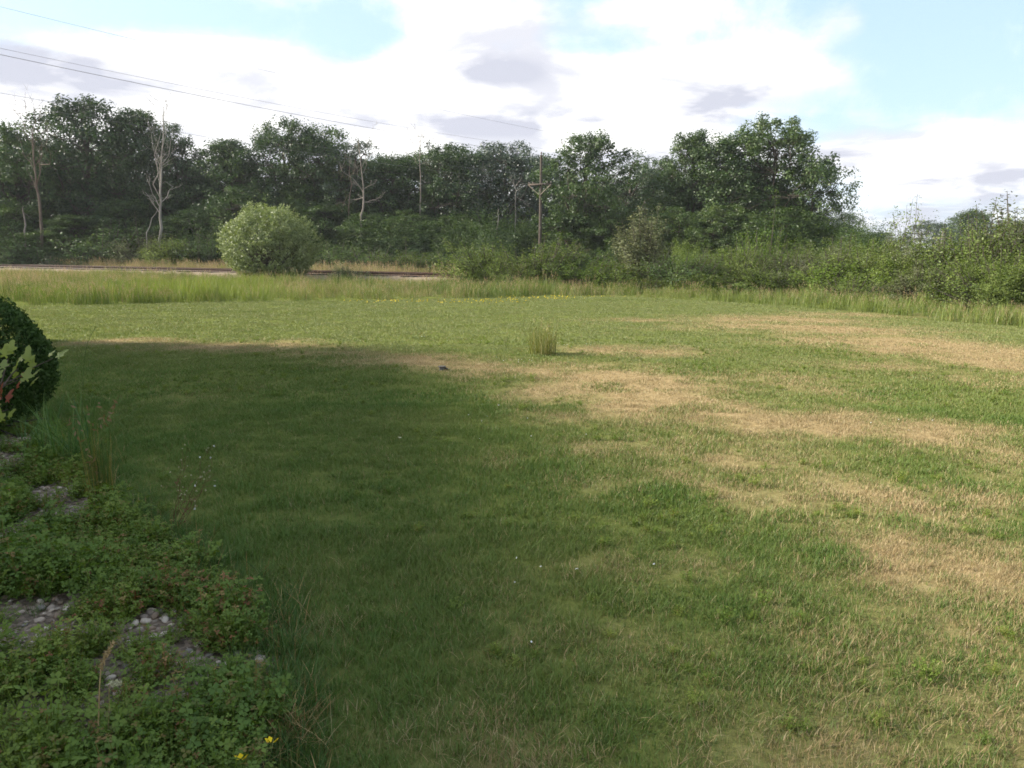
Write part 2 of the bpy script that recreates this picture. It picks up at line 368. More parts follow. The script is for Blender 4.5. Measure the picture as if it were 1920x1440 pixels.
def ground_z(x, y):
    return (fbm(np.asarray(x) * .35, np.asarray(y) * .35, 51) - .5) * 0.05 * sstep(np.asarray(y), 1, 6) * (np.asarray(y) < 40)

# ------------------------------------------------------------------ house out of view on the left, whose shade lies over the near lawn
M['siding'] = surf_mat('pale_siding', [(.3, (.50, .48, .44)), (.7, (.60, .58, .54))], 2, rough=.7)
M['shingle'] = surf_mat('grey_shingles', [(.3, (.07, .07, .075)), (.7, (.14, .135, .13))], 12)
M['pane'] = surf_mat('window_glass', [(.3, (.02, .025, .03)), (.7, (.04, .045, .05))], 2, rough=.08, spec=.8)
house = thing('house', 'pale sided two-storey house standing left of the view beside the gravel bed', 'house', (-14.4, 4.3, 0), math.radians(12))
hw, hl, he, hr = 3.8, 10.0, 6.2, 9.3
Vh = np.array([(-hw, -hl, 0), (hw, -hl, 0), (hw, hl, 0), (-hw, hl, 0), (-hw, -hl, he), (hw, -hl, he), (hw, hl, he), (-hw, hl, he), (0, -hl, hr), (0, hl, hr)], float)
mbh = MB(); mbh.add(Vh, [(0, 1, 5, 4), (1, 2, 6, 5), (2, 3, 7, 6), (3, 0, 4, 7)]); mbh.add(Vh[[4, 5, 8]], [(0, 1, 2)]); mbh.add(Vh[[6, 7, 9]], [(0, 1, 2)])
obj('wall', mbh.mesh('wall', M['siding']), house)
mbr = MB()
for s in (-1, 1):
    sl = (hr - he) / hw; ex = hw + .5; ez = he - .5 * sl
    a = np.array([(0, -hl - .4, hr + .02), (0, hl + .4, hr + .02), (s * ex, hl + .4, ez + .02), (s * ex, -hl - .4, ez + .02)], float)
    b = a + (0, 0, .14)
    mbr.add(np.concatenate([a, b]), [(0, 1, 2, 3), (7, 6, 5, 4), (0, 4, 5, 1), (1, 5, 6, 2), (2, 6, 7, 3), (3, 7, 4, 0)])
obj('roof', mbr.mesh('roof', M['shingle']), house)
for k, yy in enumerate((-6.5, -2, 2.5, 7)):
    for zz in (1.0, 3.9):
        w = obj('window', mesh_np('window', *(lambda q: (q[0], [q[1]]))(box(hw - .02, hw + .05, yy - .6, yy + .6, zz, zz + 1.35)), M['siding']), house)
        obj('pane', mesh_np('pane', *(lambda q: (q[0], [q[1]]))(box(hw + .04, hw + .06, yy - .5, yy + .5, zz + .1, zz + 1.25)), M['pane']), w)

# ------------------------------------------------------------------ railway
M['ballast'] = surf_mat('tan_ballast', [(.25, (.10, .080, .052)), (.5, (.20, .155, .10)), (.75, (.30, .24, .165))], 9, 8, bump=1.0)
M['rust'] = surf_mat('rusty_rail_steel', [(.3, (.040, .022, .015)), (.7, (.095, .052, .034))], 5, rough=.7)
M['tie'] = surf_mat('tarred_sleeper_wood', [(.3, (.022, .017, .014)), (.7, (.070, .055, .044))], 4, stretch=(1, 5, 5))
S0, S1 = -60.0, 140.0
rng = np.random.default_rng(5)
prof = [(-3.6, -.02), (-2.4, .12), (-1.5, .30), (1.5, .30), (2.4, .12), (3.8, -.02)]
ss_ = np.arange(S0, S1, .6); Vb = []
for s in ss_:
    for k, (o2, z) in enumerate(prof):
        q = track_pt(s, o2 + rng.normal() * .12); Vb.append((q[0], q[1], z + (rng.normal() * .02 if 0 < k < 5 else 0)))
nb = len(prof); i0 = (np.arange(len(ss_) - 1)[:, None] * nb + np.arange(nb - 1)[None]).ravel()
bank = obj('ballast_bank', mesh_np('ballast_bank', Vb, [np.stack([i0, i0 + 1, i0 + nb + 1, i0 + nb], -1)], M['ballast'])); tag(bank, kind='structure')
rail_prof = [(-.07, 0), (.07, 0), (.07, .02), (.012, .04), (.012, .11), (.036, .125), (.036, .16), (-.036, .16), (-.036, .125), (-.012, .11), (-.012, .04), (-.07, .02)]
track = thing('railway_track', 'single railway track on a low tan ballast bank before the wood', 'railway track', (T0[0], T0[1], .3), math.atan2(TD[1], TD[0]))
nr = len(rail_prof)
for off in (-.75, .75):
    a = np.array([(x, off + y, z + .035) for x in (S0, S1) for (y, z) in rail_prof])
    f = np.array([(k, (k + 1) % nr, nr + (k + 1) % nr, nr + k) for k in range(nr)])
    obj('rail', mesh_np('rail', a, [f], M['rust']), track)
tie_me = mesh_np('sleeper', *(lambda q: (q[0], [q[1]]))(box(-.12, .12, -1.28, 1.28, -.12, .04)), M['tie'])
for k in range(118):
    s = -8 + k * .56
    t = obj('sleeper', tie_me, track, (s, random.gauss(0, .03), random.gauss(0, .008)), random.gauss(0, .012))
#@@GRASS
# ------------------------------------------------------------------ grass
def grass_clump(seed, n, rad, h, w, lean=.5, segs=3, curl=.6, heads=0.0):
    rng = np.random.default_rng(seed); mb = MB()
    for k in range(n):
        r = rad * math.sqrt(rng.random()); a = rng.random() * 6.283; b = np.array([r * math.cos(a), r * math.sin(a), -.004])
        hh = h * rng.uniform(.45, 1.15); d = rng.random() * 6.283; le = rng.uniform(.05, 1) * lean
        ww = w * rng.uniform(.6, 1.2); fac = d + 1.57 + rng.normal() * .5
        side = np.array([math.cos(fac), math.sin(fac), 0]) * ww * .5
        dir_ = np.array([math.cos(d), math.sin(d), 0]); P = []; hg = []
        cu = curl * rng.uniform(.3, 1.3)
        for j in range(segs + 1):
            t = j / segs
            c = b + dir_ * hh * le * (t * .45 + cu * t * t) + np.array([0, 0, hh * (t - .28 * cu * le * t * t)])
            if j == segs: P.append(c); hg.append(1)
            else:
                q = 1 - .55 * t
                P += [c - side * q, c + side * q]; hg += [t, t]
        fq = [(2 * j, 2 * j + 1, 2 * j + 3, 2 * j + 2) for j in range(segs - 1)]
        br = rng.random()
        P = np.array(P)
        base = mb.n
        mb.V.append(P.astype(np.float32)); mb.n += len(P)
        if fq: mb.F.setdefault(4, []).append(np.array(fq, np.int32) + base)
        mb.F.setdefault(3, []).append(np.array([(2 * segs - 2, 2 * segs - 1, 2 * segs)], np.int32) + base)
        mb.A.setdefault('blade', []).append(np.full(len(P), br, np.float32)); mb.A.setdefault('hgt', []).append(np.array(hg, np.float32))
        head = rng.random() < heads
        mb.A.setdefault('head', []).append(np.zeros(len(P), np.float32))
        if head:
            tip = P[-1]; m_ = 7
            cc = tip + np.outer(np.linspace(-.05, .13, m_), np.array([dir_[0] * .35, dir_[1] * .35, 1])) * (h / .7) + rng.normal(size=(m_, 3)) * .008
            V, F = leaf_quads(rng, cc, rand_dirs(rng, m_), .055 * (h / .7), .35)
            mb.add(V, F, blade=br, hgt=1.0, head=1.0)
    return mb
def grass_mat(name, greens, straws, trans=.28, headcol=(.30, .22, .12), up=.55):
    m, nt, N, L = new_mat(name)
    dry = attr(N, 'dry', 'INSTANCER'); tint = attr(N, 'tint', 'INSTANCER'); blade = attr(N, 'blade'); hgt = attr(N, 'hgt'); head = attr(N, 'head')
    def ma(op, a, b, c=None, clamp=False):
        n = N('ShaderNodeMath'); n.operation = op; n.use_clamp = clamp
        for i, v in enumerate((a, b, c)):
            if v is None: continue
            if isinstance(v, (int, float)): n.inputs[i].default_value = v
            else: L(v, n.inputs[i])
        return n.outputs[0]
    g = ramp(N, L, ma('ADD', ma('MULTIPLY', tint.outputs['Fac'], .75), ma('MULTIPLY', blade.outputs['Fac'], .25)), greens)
    b2 = ma('FRACT', ma('MULTIPLY', blade.outputs['Fac'], 7.31), 0.0)
    s = ramp(N, L, b2, straws)
    f = N('ShaderNodeMapRange'); f.interpolation_type = 'SMOOTHSTEP'; L(ma('SUBTRACT', dry.outputs['Fac'], blade.outputs['Fac']), f.inputs[0]); f.inputs[1].default_value = -.12; f.inputs[2].default_value = .12
    mx = N('ShaderNodeMix'); mx.data_type = 'RGBA'; L(f.outputs[0], mx.inputs['Factor']); L(g, mx.inputs['A']); L(s, mx.inputs['B'])
    m2 = N('ShaderNodeMix'); m2.data_type = 'RGBA'; L(head.outputs['Fac'], m2.inputs['Factor']); L(mx.outputs['Result'], m2.inputs['A']); m2.inputs['B'].default_value = (*headcol, 1)
    return finish_leaf(m, N, L, m2.outputs['Result'], trans, .015, .5, up)
M['grass'] = grass_mat('lawn_grass', [(0, (.055, .118, .020)), (.3, (.082, .140, .025)), (.6, (.124, .162, .036)), (.85, (.162, .190, .056)), (1, (.185, .208, .080))], [(0, (.24, .17, .080)), (.5, (.36, .265, .13)), (1, (.45, .355, .20))], .2)
M['meadow'] = grass_mat('meadow_grass', [(0, (.060, .095, .026)), (.35, (.105, .145, .032)), (.65, (.150, .185, .042)), (1, (.200, .255, .045))], [(0, (.22, .17, .07)), (.5, (.30, .24, .11)), (1, (.42, .35, .20))])

rng = np.random.default_rng(11)
def lawn_points(y0, y1, dens, spread=.86, pad=1.6):
    area = (y1 - y0) * ((y0 + y1) * spread + 2 * pad); n = int(area * dens)
    y = np.sqrt(rng.random(n) * (y1 ** 2 - y0 ** 2) + y0 ** 2) if y0 > 0 else rng.random(n) * y1
    x = (rng.random(n) * 2 - 1) * (y * spread + pad)
    k = ~in_poly(x, y, BED) & (lawn_limit(x, y) < .1)
    return x[k], y[k]
bands = [(1.2, 4.6, 300, 0), (4.6, 8.5, 150, 1), (8.5, 14, 80, 2), (14, 34, 36, 3)]
prot, Ps, idx, scl, tints, drys = [], [], [], [], [], []
for b, (y0, y1, dn, bi) in enumerate(bands):
    n_v = 5
    for k in range(n_v):
        prot.append(grass_clump(100 + b * 10 + k, [54, 52, 48, 46][bi], [.085, .11, .15, .22][bi], [.046, .043, .037, .031][bi] * (1 + .18 * (k - 2) / 2), [.0028, .0042, .0066, .011][bi], [1.3, 1.3, 1.2, 1.1][bi], [3, 3, 2, 2][bi]).mesh('grass_clump', M['grass']))
    x, y = lawn_points(y0, y1, dn)
    Ps.append(np.stack([x, y, ground_z(x, y)], -1)); idx.append(rng.integers(0, n_v, len(x)) + b * n_v)
    t = .10 + .75 * fbm(x * .9, y * .9, 33) + .35 * (fbm(x * .16, y * 1.3, 77, 3) - .5) + rng.normal(size=len(x)) * .07 + .12 * sstep(y, 4, 9) + .42 * sstep(y, 9, 16)
    lush = sstep(fbm(x * 1.7 + 5, y * 1.7, 61), .62, .72)
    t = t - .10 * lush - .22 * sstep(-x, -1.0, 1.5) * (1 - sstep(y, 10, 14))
    d = dryness(x, y) * (1 - .5 * lush) + rng.normal(size=len(x)) * .06
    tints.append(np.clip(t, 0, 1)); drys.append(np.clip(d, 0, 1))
    scl.append((.72 + .62 * fbm(x * 2.1, y * 2.1, 5) + .25 * lush) * (1 - .28 * np.clip(d, 0, 1)) * rng.uniform(.85, 1.15, len(x)))
P = np.concatenate(Ps); idx = np.concatenate(idx)
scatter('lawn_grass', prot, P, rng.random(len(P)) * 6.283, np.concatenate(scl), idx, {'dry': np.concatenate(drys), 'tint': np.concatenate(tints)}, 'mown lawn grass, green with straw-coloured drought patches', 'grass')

# unmown meadow between the lawn and the railway, and the rough strip before the hedge
n = 36000
x = rng.uniform(-46, 36, n); y = rng.uniform(14, 62, n)
ll = lawn_limit(x, y); to = track_off(x, y)
hx = np.interp(np.arctan2(x, y), np.arctan2(HEDGE_LINE[:, 0], HEDGE_LINE[:, 1]), np.hypot(HEDGE_LINE[:, 0], HEDGE_LINE[:, 1]))
hedge_ok = (np.arctan2(x, y) < math.atan2(HEDGE_LINE[0, 0], HEDGE_LINE[0, 1])) | (np.hypot(x, y) < hx + 1.2)
k = (ll > 0) & (to < -2.0) & hedge_ok & (np.abs(x) < y * .85)
x, y, ll, to = x[k], y[k], ll[k], to[k]
a = np.arctan2(x, y)
px_ = np.tan(a) * FPX + 960
prot = [grass_clump(300 + k, 30, .22, .56, .014, .5, 3, .5, heads=h_ * .6) .mesh('meadow_clump', M['meadow']) for k, h_ in enumerate((.0, .1, .25, .45, .0))]
lime = np.exp(-((px_ - 370) / 190) ** 2) * sstep(y, 23, 27) * (1 - sstep(y, 34, 38))
t = np.clip(.0 + .85 * fbm(x * .35, y * .35, 91) + .5 * lime + rng.normal(size=len(x)) * .08, 0, 1)
d = np.clip(.04 + .5 * sstep(fbm(x * .22 + 3, y * .3, 17), .45, .8) * (1 - lime) + .45 * sstep(to, -5, -2.2) + rng.normal(size=len(x)) * .08, 0, 1)
hgt = (.46 + .62 * sstep(fbm(x * .28, y * .28, 7), .3, .75) * sstep(ll, -.2, 1.0)) * (.75 + .5 * fbm(x * 1.4, y * 1.4, 19)) - .25 * sstep(to, -7, -3)
strip = sstep(a, .12, .24); hgt = hgt * (1 - strip) + strip * (.45 + .55 * fbm(x * .8, y * .8, 37)); t = np.clip(t + .22 * strip, 0, 1); d = d * (1 - .6 * strip)
keep_ = rng.random(len(x)) < .45 + .9 * fbm(x * .9, y * .9, 29)
idx = np.where(lime > .5, rng.choice([0, 4], len(x)), rng.integers(0, 5, len(x)))
x, y, hgt, idx, d, t = x[keep_], y[keep_], hgt[keep_], idx[keep_], d[keep_], t[keep_]
scatter('meadow_grass', prot, np.stack([x, y, np.zeros_like(x)], -1), rng.random(len(x)) * 6.283, np.clip(hgt, .22, 2) * rng.uniform(.7, 1.3, len(x)), idx, {'dry': d, 'tint': t}, 'tall unmown meadow grass between the lawn and the railway', 'grass')

# dry weeds along the far side of the rails and the foot of the wood
n = 3000; s = rng.uniform(-30, 75, n); off = 2.6 + np.abs(rng.normal(size=n)) * 1.5
q = np.array([track_pt(a, b) for a, b in zip(s, off)])
keep = fbm(s * .25, off * .3, 41) > .40
q = q[keep]
scatter('trackside_weeds', prot[2:4], np.stack([q[:, 0], q[:, 1], np.zeros(len(q)) + .02], -1), rng.random(len(q)) * 6.283, rng.uniform(.7, 1.6, len(q)), rng.integers(0, 2, len(q)), {'dry': rng.uniform(.3, 1, len(q)), 'tint': rng.uniform(.2, .8, len(q))}, 'dry tan weeds growing along the far side of the rails', 'weeds')
#@@TREES
# ------------------------------------------------------------------ trees
def bent(rng, a, b, n=5, wob=.06):
    a = np.asarray(a, float); b = np.asarray(b, float); t = np.linspace(0, 1, n)[:, None]
    L_ = np.linalg.norm(b - a); w = rng.normal(size=(n, 3)) * wob * L_; w[0] = 0; w[-1] = 0
    return a + (b - a) * t + w
def make_oak(seed, H=14.0, Wd=9.5, base=.10, lobes=20, clumps=20, leaves=66, leaf=.21, clump_r=.72):
    rng = np.random.default_rng(seed); tr = MB(); cr = MB()
    zb = H * base
    lean = rng.normal(size=2) * .35
    top = np.array([lean[0], lean[1], H * .80])
    tp = bent(rng, (0, 0, -.1), top, 8, .012); tr.add(*tube(tp, np.linspace(.26, .06, 8) * H / 14, 8))
    for i in range(lobes):
        f = (i + .5) / lobes
        z = zb + (H - zb) * (.10 + .80 * f)
        prof = math.sin(math.pi * min(1, (.22 + .78 * f))) ** .7 if f > .35 else .80 + .35 * f
        lr = rng.uniform(.22, .34) * Wd * (.75 + .25 * prof)
        rr = max(0, Wd * .5 * prof - lr * .55) * rng.uniform(.65, 1.12)
        an = i * 2.4 + rng.normal() * .5
        c = np.array([rr * math.cos(an), rr * math.sin(an), min(z, H - lr * .75)])
        zt = max(zb * .6, c[2] - lr * 1.1 - rr * .35); tt = min(.97, zt / top[2])
        st = tp[0] + (top - tp[0]) * tt
        bp = bent(rng, st, c, 6, .05); tr.add(*tube(bp, np.linspace(.115, .035, 6) * H / 14, 5))
        nC = int(clumps * rng.uniform(.8, 1.25))
        d = rand_dirs(rng, nC); d[:, 2] = np.abs(d[:, 2]) * .9 - .25 * (rng.random(nC) < .5); d = unit(d)
        cc = c + d * lr * rng.uniform(.55, 1.15, nC)[:, None] * np.array([1, 1, .85])
        for q in range(0, nC, 2):
            tr.add(*tube(bent(rng, c, cc[q], 4, .08), np.linspace(.035, .012, 4) * H / 14, 4))
        for q in range(nC):
            n = int(leaves * rng.uniform(.6, 1.3)); s = clump_r * rng.uniform(.6, 1.25)
            dd = rand_dirs(rng, n); r = rng.random(n) ** .45
            pos = cc[q] + dd * r[:, None] * np.array([s, s, s * .88])
            nn = unit(dd * .8 + np.array([0, 0, .40]) + rng.normal(size=(n, 3)) * .5)
            V, F = leaf_quads(rng, pos, nn, leaf * rng.uniform(.6, 1.25, n), .62, .08)
            tone = np.clip(.42 + rng.normal() * .16 + rng.normal(size=n) * .12, 0, 1)
            cr.add(V, F, tone=np.repeat(tone, 4))
    AV = np.concatenate(cr.V); ex = np.percentile(AV, 98.5, axis=0) - np.percentile(AV, 1.5, axis=0)
    return tr.mesh('trunk', M['bark'], True), cr.mesh('crown', M['oak']), np.percentile(AV[:, 2], 99.7), (ex[0] + ex[1]) / 2
OAKS = [make_oak(1), make_oak(2, 14, 9, .08), make_oak(3, 14, 10, .12, 20), make_oak(4, 14, 8, .08, 18), make_oak(5, 14, 11.5, .08, 23, 20), make_oak(6, 14, 8.5, .22, 15, 18, 55)]
THIN = [make_oak(21, 14, 7, .30, 12, 12, 38, .19, .55), make_oak(22, 14, 6, .3, 11, 12, 38, .19, .55)]
def set_mat(o, mat):
    if mat is None: return
    o.material_slots[0].link = 'OBJECT'; o.material_slots[0].material = M[mat]
def plant_tree(name, label, px, ytop, pxw, Y, var, rot=None, mat=None, group=None, cat='tree', pool=None):
    tm, cm, H, Wd = (pool or OAKS)[var]
    t = at(px, ytop, Y); h = t.z; w = pxw * 1.28 * Y / FPX
    o = thing(name, label, cat, (t.x, Y, 0), random.random() * 6.28 if rot is None else rot, (w / Wd, w / Wd, h / H), group)
    obj('trunk', tm, o); c = obj('crown', cm, o); set_mat(c, mat)
    return o
WOOD = 'oaks in the front row of the wood beyond the railway'
for a in [
    (20, 232, 150, 64, 1, 'oak at the far left end of the wood, cut by the picture edge', None),
    (150, 186, 170, 66, 0, 'tallest oak on the left of the wood, right of the leftmost dead trunk', None),
    (250, 206, 130, 67, 3, 'oak directly left of the pale forked dead trunk', None),
    (318, 236, 110, 66, 2, 'oak crown sloping down just right of the pale forked dead trunk', None),
    (425, 262, 130, 65, 3, 'lower oak with a ragged top above the left half of the round bush', None),
    (540, 226, 165, 66, 4, 'broad high domed oak rising above the round silvery bush', None),
    (610, 240, 120, 67, 1, 'oak forming the right shoulder of the broad dome above the round bush', None),
    (668, 262, 90, 65, 'T0', 'thin half-dead grey-leaved oak right of the domed oak', 'grey_oak'),
    (738, 290, 130, 66, 1, 'short oak in the dip of the skyline left of the slender bare tree', None),
    (840, 272, 150, 66, 4, 'round topped oak right of the slender bare tree', None),
    (950, 269, 160, 68, 4, 'flat topped hazy oak behind and left of the wooden utility pole', 'grey_oak'),
    (1105, 250, 150, 60, 0, 'oak with a dark visible trunk just right of the wooden utility pole', None),
    (1188, 284, 90, 66, 'T1', 'pale thin-leaved oak in the dip right of the dark-trunked oak', 'grey_oak'),
    (1300, 247, 100, 60, 3, 'narrow oak with a two-pronged top left of the big right-hand oak', None),
    (1365, 255, 140, 59, 1, 'oak crown merging into the left side of the big right-hand oak', None),
    (1445, 224, 195, 58, 4, 'largest broad oak at the right end of the wood', None),
    (1518, 292, 105, 57, 2, 'oak sloping to the sky at the right end of the wood', None),
]:
    px, yt, w, Y, v, lab, mt = a
    pool = THIN if isinstance(v, str) else OAKS; vi = int(v[1]) if isinstance(v, str) else v
    plant_tree('oak_tree', lab, px, yt, w, Y, vi, mat=mt, group=WOOD, pool=pool)
BACK = 'trees of the second row inside the wood'
for k, (px, yt, w, Y, wh) in enumerate([(-260, 250, 180, 70, 'farther outside the left picture edge'), (-130, 230, 170, 68, 'just outside the left picture edge'), (-40, 262, 150, 74, 'behind the oak cut by the left picture edge'), (90, 270, 150, 76, 'behind the leftmost dead trunk'), (200, 265, 150, 77, 'between the tallest left oak and its right neighbour'),
                                        (375, 300, 140, 76, 'in the skyline dip left of the round bush'), (375, 330, 130, 70, 'lower down in the skyline dip left of the round bush'), (470, 300, 140, 77, 'between the ragged oak and the domed oak'), (590, 300, 150, 78, 'behind the right shoulder of the domed oak'), (700, 298, 150, 74, 'behind the thin half-dead oak'), (790, 288, 160, 74, 'behind the slender bare tree'),
                                        (890, 281, 160, 76, 'between the round topped and the flat topped oak'), (1010, 294, 130, 76, 'directly behind the wooden utility pole'), (1065, 325, 100, 76, 'behind the left side of the dark-trunked oak'), (1150, 335, 120, 72, 'behind the right side of the dark-trunked oak'), (1240, 318, 120, 72, 'behind the dip left of the two-pronged oak'), (1235, 300, 110, 70, 'rounded, filling the dip left of the two-pronged oak'), (1410, 300, 150, 68, 'behind the left half of the largest oak'), (1345, 320, 130, 68, 'behind the two-pronged oak')]):
    plant_tree('oak_tree', 'dark second-row oak ' + wh, px, yt, w, Y, k % 6, mat=None, group=BACK)
# the unlit depth of the wood and its undergrowth: one mass nobody could count
rng = np.random.default_rng(303)
n = 120; px = rng.uniform(-500, 1560, n); Y = rng.uniform(80, 110, n)
top_y = np.interp(px, [-500, 0, 350, 400, 700, 900, 950, 1010, 1060, 1250, 1400, 1560], [285, 285, 330, 345, 350, 345, 420, 420, 345, 340, 320, 360]) + rng.uniform(0, 40, n)
P = np.array([(at(a, 500, b).x, b, 0) for a, b in zip(px, Y)]); hh = np.array([at(a, c, b).z for a, b, c in zip(px, Y, top_y)])
scatter('wood_interior', [q[1] for q in OAKS], P, rng.random(n) * 6.28, hh / 14.0, rng.integers(0, 6, n), {}, 'dark depth of the wood behind the front oaks', 'wood')
# young trees and scrub under the crowns
low = 'low scrub trees at the foot of the wood'
for k, (px, yt, w, Y, lab) in enumerate([(30, 385, 120, 61, 'low leafy tree at the foot of the wood near the left picture edge'), (140, 405, 120, 60, 'low leafy tree right of the leftmost dead trunk'), (235, 375, 110, 62, 'young tree left of the pale forked dead trunk'),
                                          (375, 385, 120, 61, 'young tree between the pale forked trunk and the round bush'), (455, 350, 120, 62, 'young tree whose crown stands behind the round bush'), (610, 380, 110, 62, 'young dark tree just right of the round bush'), (560, 345, 120, 64, 'dark young tree above the right half of the round bush'),
                                          (690, 400, 110, 61, 'young tree behind the small yellowish bush'), (770, 395, 110, 62, 'young tree below the slender bare tree'), (850, 405, 110, 62, 'young tree left of the pale broken stub'), (920, 420, 90, 64, 'low young tree around the pale broken stub'),
                                          (1060, 400, 100, 58, 'low dark tree just right of the utility pole foot'), (1160, 400, 110, 57, 'low tree below the pale thin-leaved oak'), (1270, 390, 110, 56, 'low tree below the two-pronged oak'), (1360, 385, 120, 55, 'low tree in front of the big right-hand oak, left part'), (1480, 390, 130, 54, 'low tree in front of the big right-hand oak, right part')]):
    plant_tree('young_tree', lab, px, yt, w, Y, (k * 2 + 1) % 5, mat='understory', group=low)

# ------------------------------------------------------------------ shrubs
def make_shrub(seed, Wd=2.4, H=2.2, shoots=120, per=42, leaf=.075, up=.35, dens0=.4, spike=.12, flat=.62, dead=0.0):
    rng = np.random.default_rng(seed); st = MB(); fo = MB()
    lob = [(np.array([rng.normal() * .22 * Wd, rng.normal() * .22 * Wd, 0]), rng.uniform(.75, 1.08)) for _ in range(5)]
    for i in range(shoots):
        o, hs = lob[i % 5]
        d = rand_dirs(rng, 1)[0]; d[2] = abs(d[2]); 
        r = rng.uniform(.78, 1.05) * (1 + spike * abs(rng.normal()))
        tip = o + np.array([d[0] * Wd * .34, d[1] * Wd * .34, .12 * H + d[2] * H * .80 * hs]) * r
        base = np.array([tip[0] * .14 + rng.normal() * .06, tip[1] * .14 + rng.normal() * .06, -.03])
        mid = (base + tip) * .5 + np.array([tip[0] * .18, tip[1] * .18, .05 * H])
        t = np.linspace(0, 1, 6)[:, None]; pth = (1 - t) ** 2 * base + 2 * t * (1 - t) * mid + t ** 2 * tip
        st.add(*tube(pth, np.linspace(.016, .004, 6) * Wd / 2.4, 4))
        if rng.random() < dead: continue
        n = int(per * rng.uniform(.6, 1.3)); u = dens0 + (1 - dens0) * rng.random(n) ** .7
        pc = (1 - u[:, None]) ** 2 * base + 2 * u[:, None] * (1 - u[:, None]) * mid + u[:, None] ** 2 * tip
        pc = pc + rng.normal(size=(n, 3)) * .055 * Wd * (.35 + .65 * (1 - u[:, None] ** 6))
        pc[:, 2] = np.maximum(pc[:, 2], .03)
        out = unit(tip - o - np.array([0, 0, .25 * H]))
        nn = unit(out * .6 + np.array([0, 0, up + .2]) + rng.normal(size=(n, 3)) * .5)
        V, F = leaf_quads(rng, pc, nn, leaf * rng.uniform(.6, 1.3, n), flat, .06)
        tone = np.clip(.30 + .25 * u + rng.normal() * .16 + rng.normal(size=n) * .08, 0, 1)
        fo.add(V, F, tone=np.repeat(tone, 4))
    AV = np.concatenate(fo.V); ex = np.percentile(AV, 98, axis=0) - np.percentile(AV, 2, axis=0)
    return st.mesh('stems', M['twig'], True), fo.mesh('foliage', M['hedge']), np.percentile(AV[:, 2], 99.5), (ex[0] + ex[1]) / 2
SHRUBS = [make_shrub(31, shoots=190, per=80, leaf=.06), make_shrub(32, 2.4, 2.2, 190, 80, .058), make_shrub(33, 2.4, 2.2, 180, 74, .068), make_shrub(34, 2.4, 2.2, 190, 72, .055, dead=.15), make_shrub(35, 2.4, 2.4, 180, 78, .06, spike=.25)]
TALL = [make_shrub(41, 2.2, 4.0, 110, 110, .075, spike=.12)]
def plant_shrub(name, label, px, ytop, pxw, Y, var, mat=None, group=None, pool=None, cat='shrub', rot=None):
    sm, fm, H, Wd = (pool or SHRUBS)[var]; t = at(px, ytop, Y); w = pxw * 1.2 * Y / FPX; t.z *= 1.06
    o = thing(name, label, cat, (t.x, Y, 0), random.random() * 6.28 if rot is None else rot, (w / Wd, w / Wd, t.z / (H * 1.0)), group)
    obj('stem', sm, o); f = obj('foliage', fm, o); set_mat(f, mat)
    return o
def hedge_Y0(px, back=0.0):
    a = math.atan((px - 960) / FPX); hl = HEDGE_LINE
    return (np.interp(a, np.arctan2(hl[:, 0], hl[:, 1]), np.hypot(hl[:, 0], hl[:, 1])) + back) * math.cos(a)
foot = 'shrubs along the foot of the wood'
for k, (px, yt, w, Y, mt, lab) in enumerate([(-40, 455, 130, 59, 'understory', 'shrub at the foot of the wood on the left picture edge'), (70, 448, 140, 58.5, 'oak', 'dark shrub below the leftmost dead trunk'), (185, 425, 130, 58, 'understory', 'high rounded dark shrub left of the pale forked trunk'), (165, 462, 110, 57, 'oak', 'low black-green shrub at the foot of the high rounded shrub'),
                                         (265, 440, 110, 57.5, 'dusty', 'grey-green shrub directly below the pale forked trunk'), (320, 452, 90, 56.5, 'hedge', 'light green shrub just right of the pale forked trunk'), (375, 428, 100, 56.5, 'understory', 'dark shrub touching the left side of the round bush'), (620, 460, 100, 55, 'understory', 'dark shrub just right of the round bush behind the rails'), (700, 468, 110, 54, 'understory', 'dark shrub right behind the small yellowish bush'),
                                         (770, 472, 110, 53, 'hedge', 'green shrub behind the rails below the slender bare tree'), (850, 478, 110, 52, 'understory', 'dark shrub behind the rails left of the big roadside clump'), (560, 455, 120, 56, 'oak', 'dark shrub standing behind the round bush')]):
    plant_shrub('wood_shrub', lab, px, yt, w, Y, k % 5, mt, foot)
# undergrowth filling the shade below the crowns and behind the hedge
n = 420; px = rng.uniform(-500, 1640, n); Y = np.interp(px, [-500, 0, 500, 1000, 1640], [66, 62, 60, 56, 50]) + rng.uniform(0, 18, n)
P = np.array([(at(a, 500, b).x, b, 0) for a, b in zip(px, Y)])
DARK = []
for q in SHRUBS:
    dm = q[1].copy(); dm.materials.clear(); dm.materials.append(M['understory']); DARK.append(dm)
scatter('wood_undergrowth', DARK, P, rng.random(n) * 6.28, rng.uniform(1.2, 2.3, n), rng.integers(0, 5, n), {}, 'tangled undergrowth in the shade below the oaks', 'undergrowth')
n = 130; px = rng.uniform(1250, 2500, n); back = rng.uniform(2.0, 9, n)
P = np.array([(hedge_Y0(a, b) * (a - 960) / FPX, hedge_Y0(a, b), 0) for a, b in zip(px, back)])
scatter('hedge_interior', [q[1] for q in SHRUBS], P, rng.random(n) * 6.28, rng.uniform(.6, .95, n), rng.integers(0, 5, n), {}, 'tangled depth of the overgrown hedge behind its front shrubs', 'undergrowth')
hed = 'shrubs of the overgrown hedge on the right'
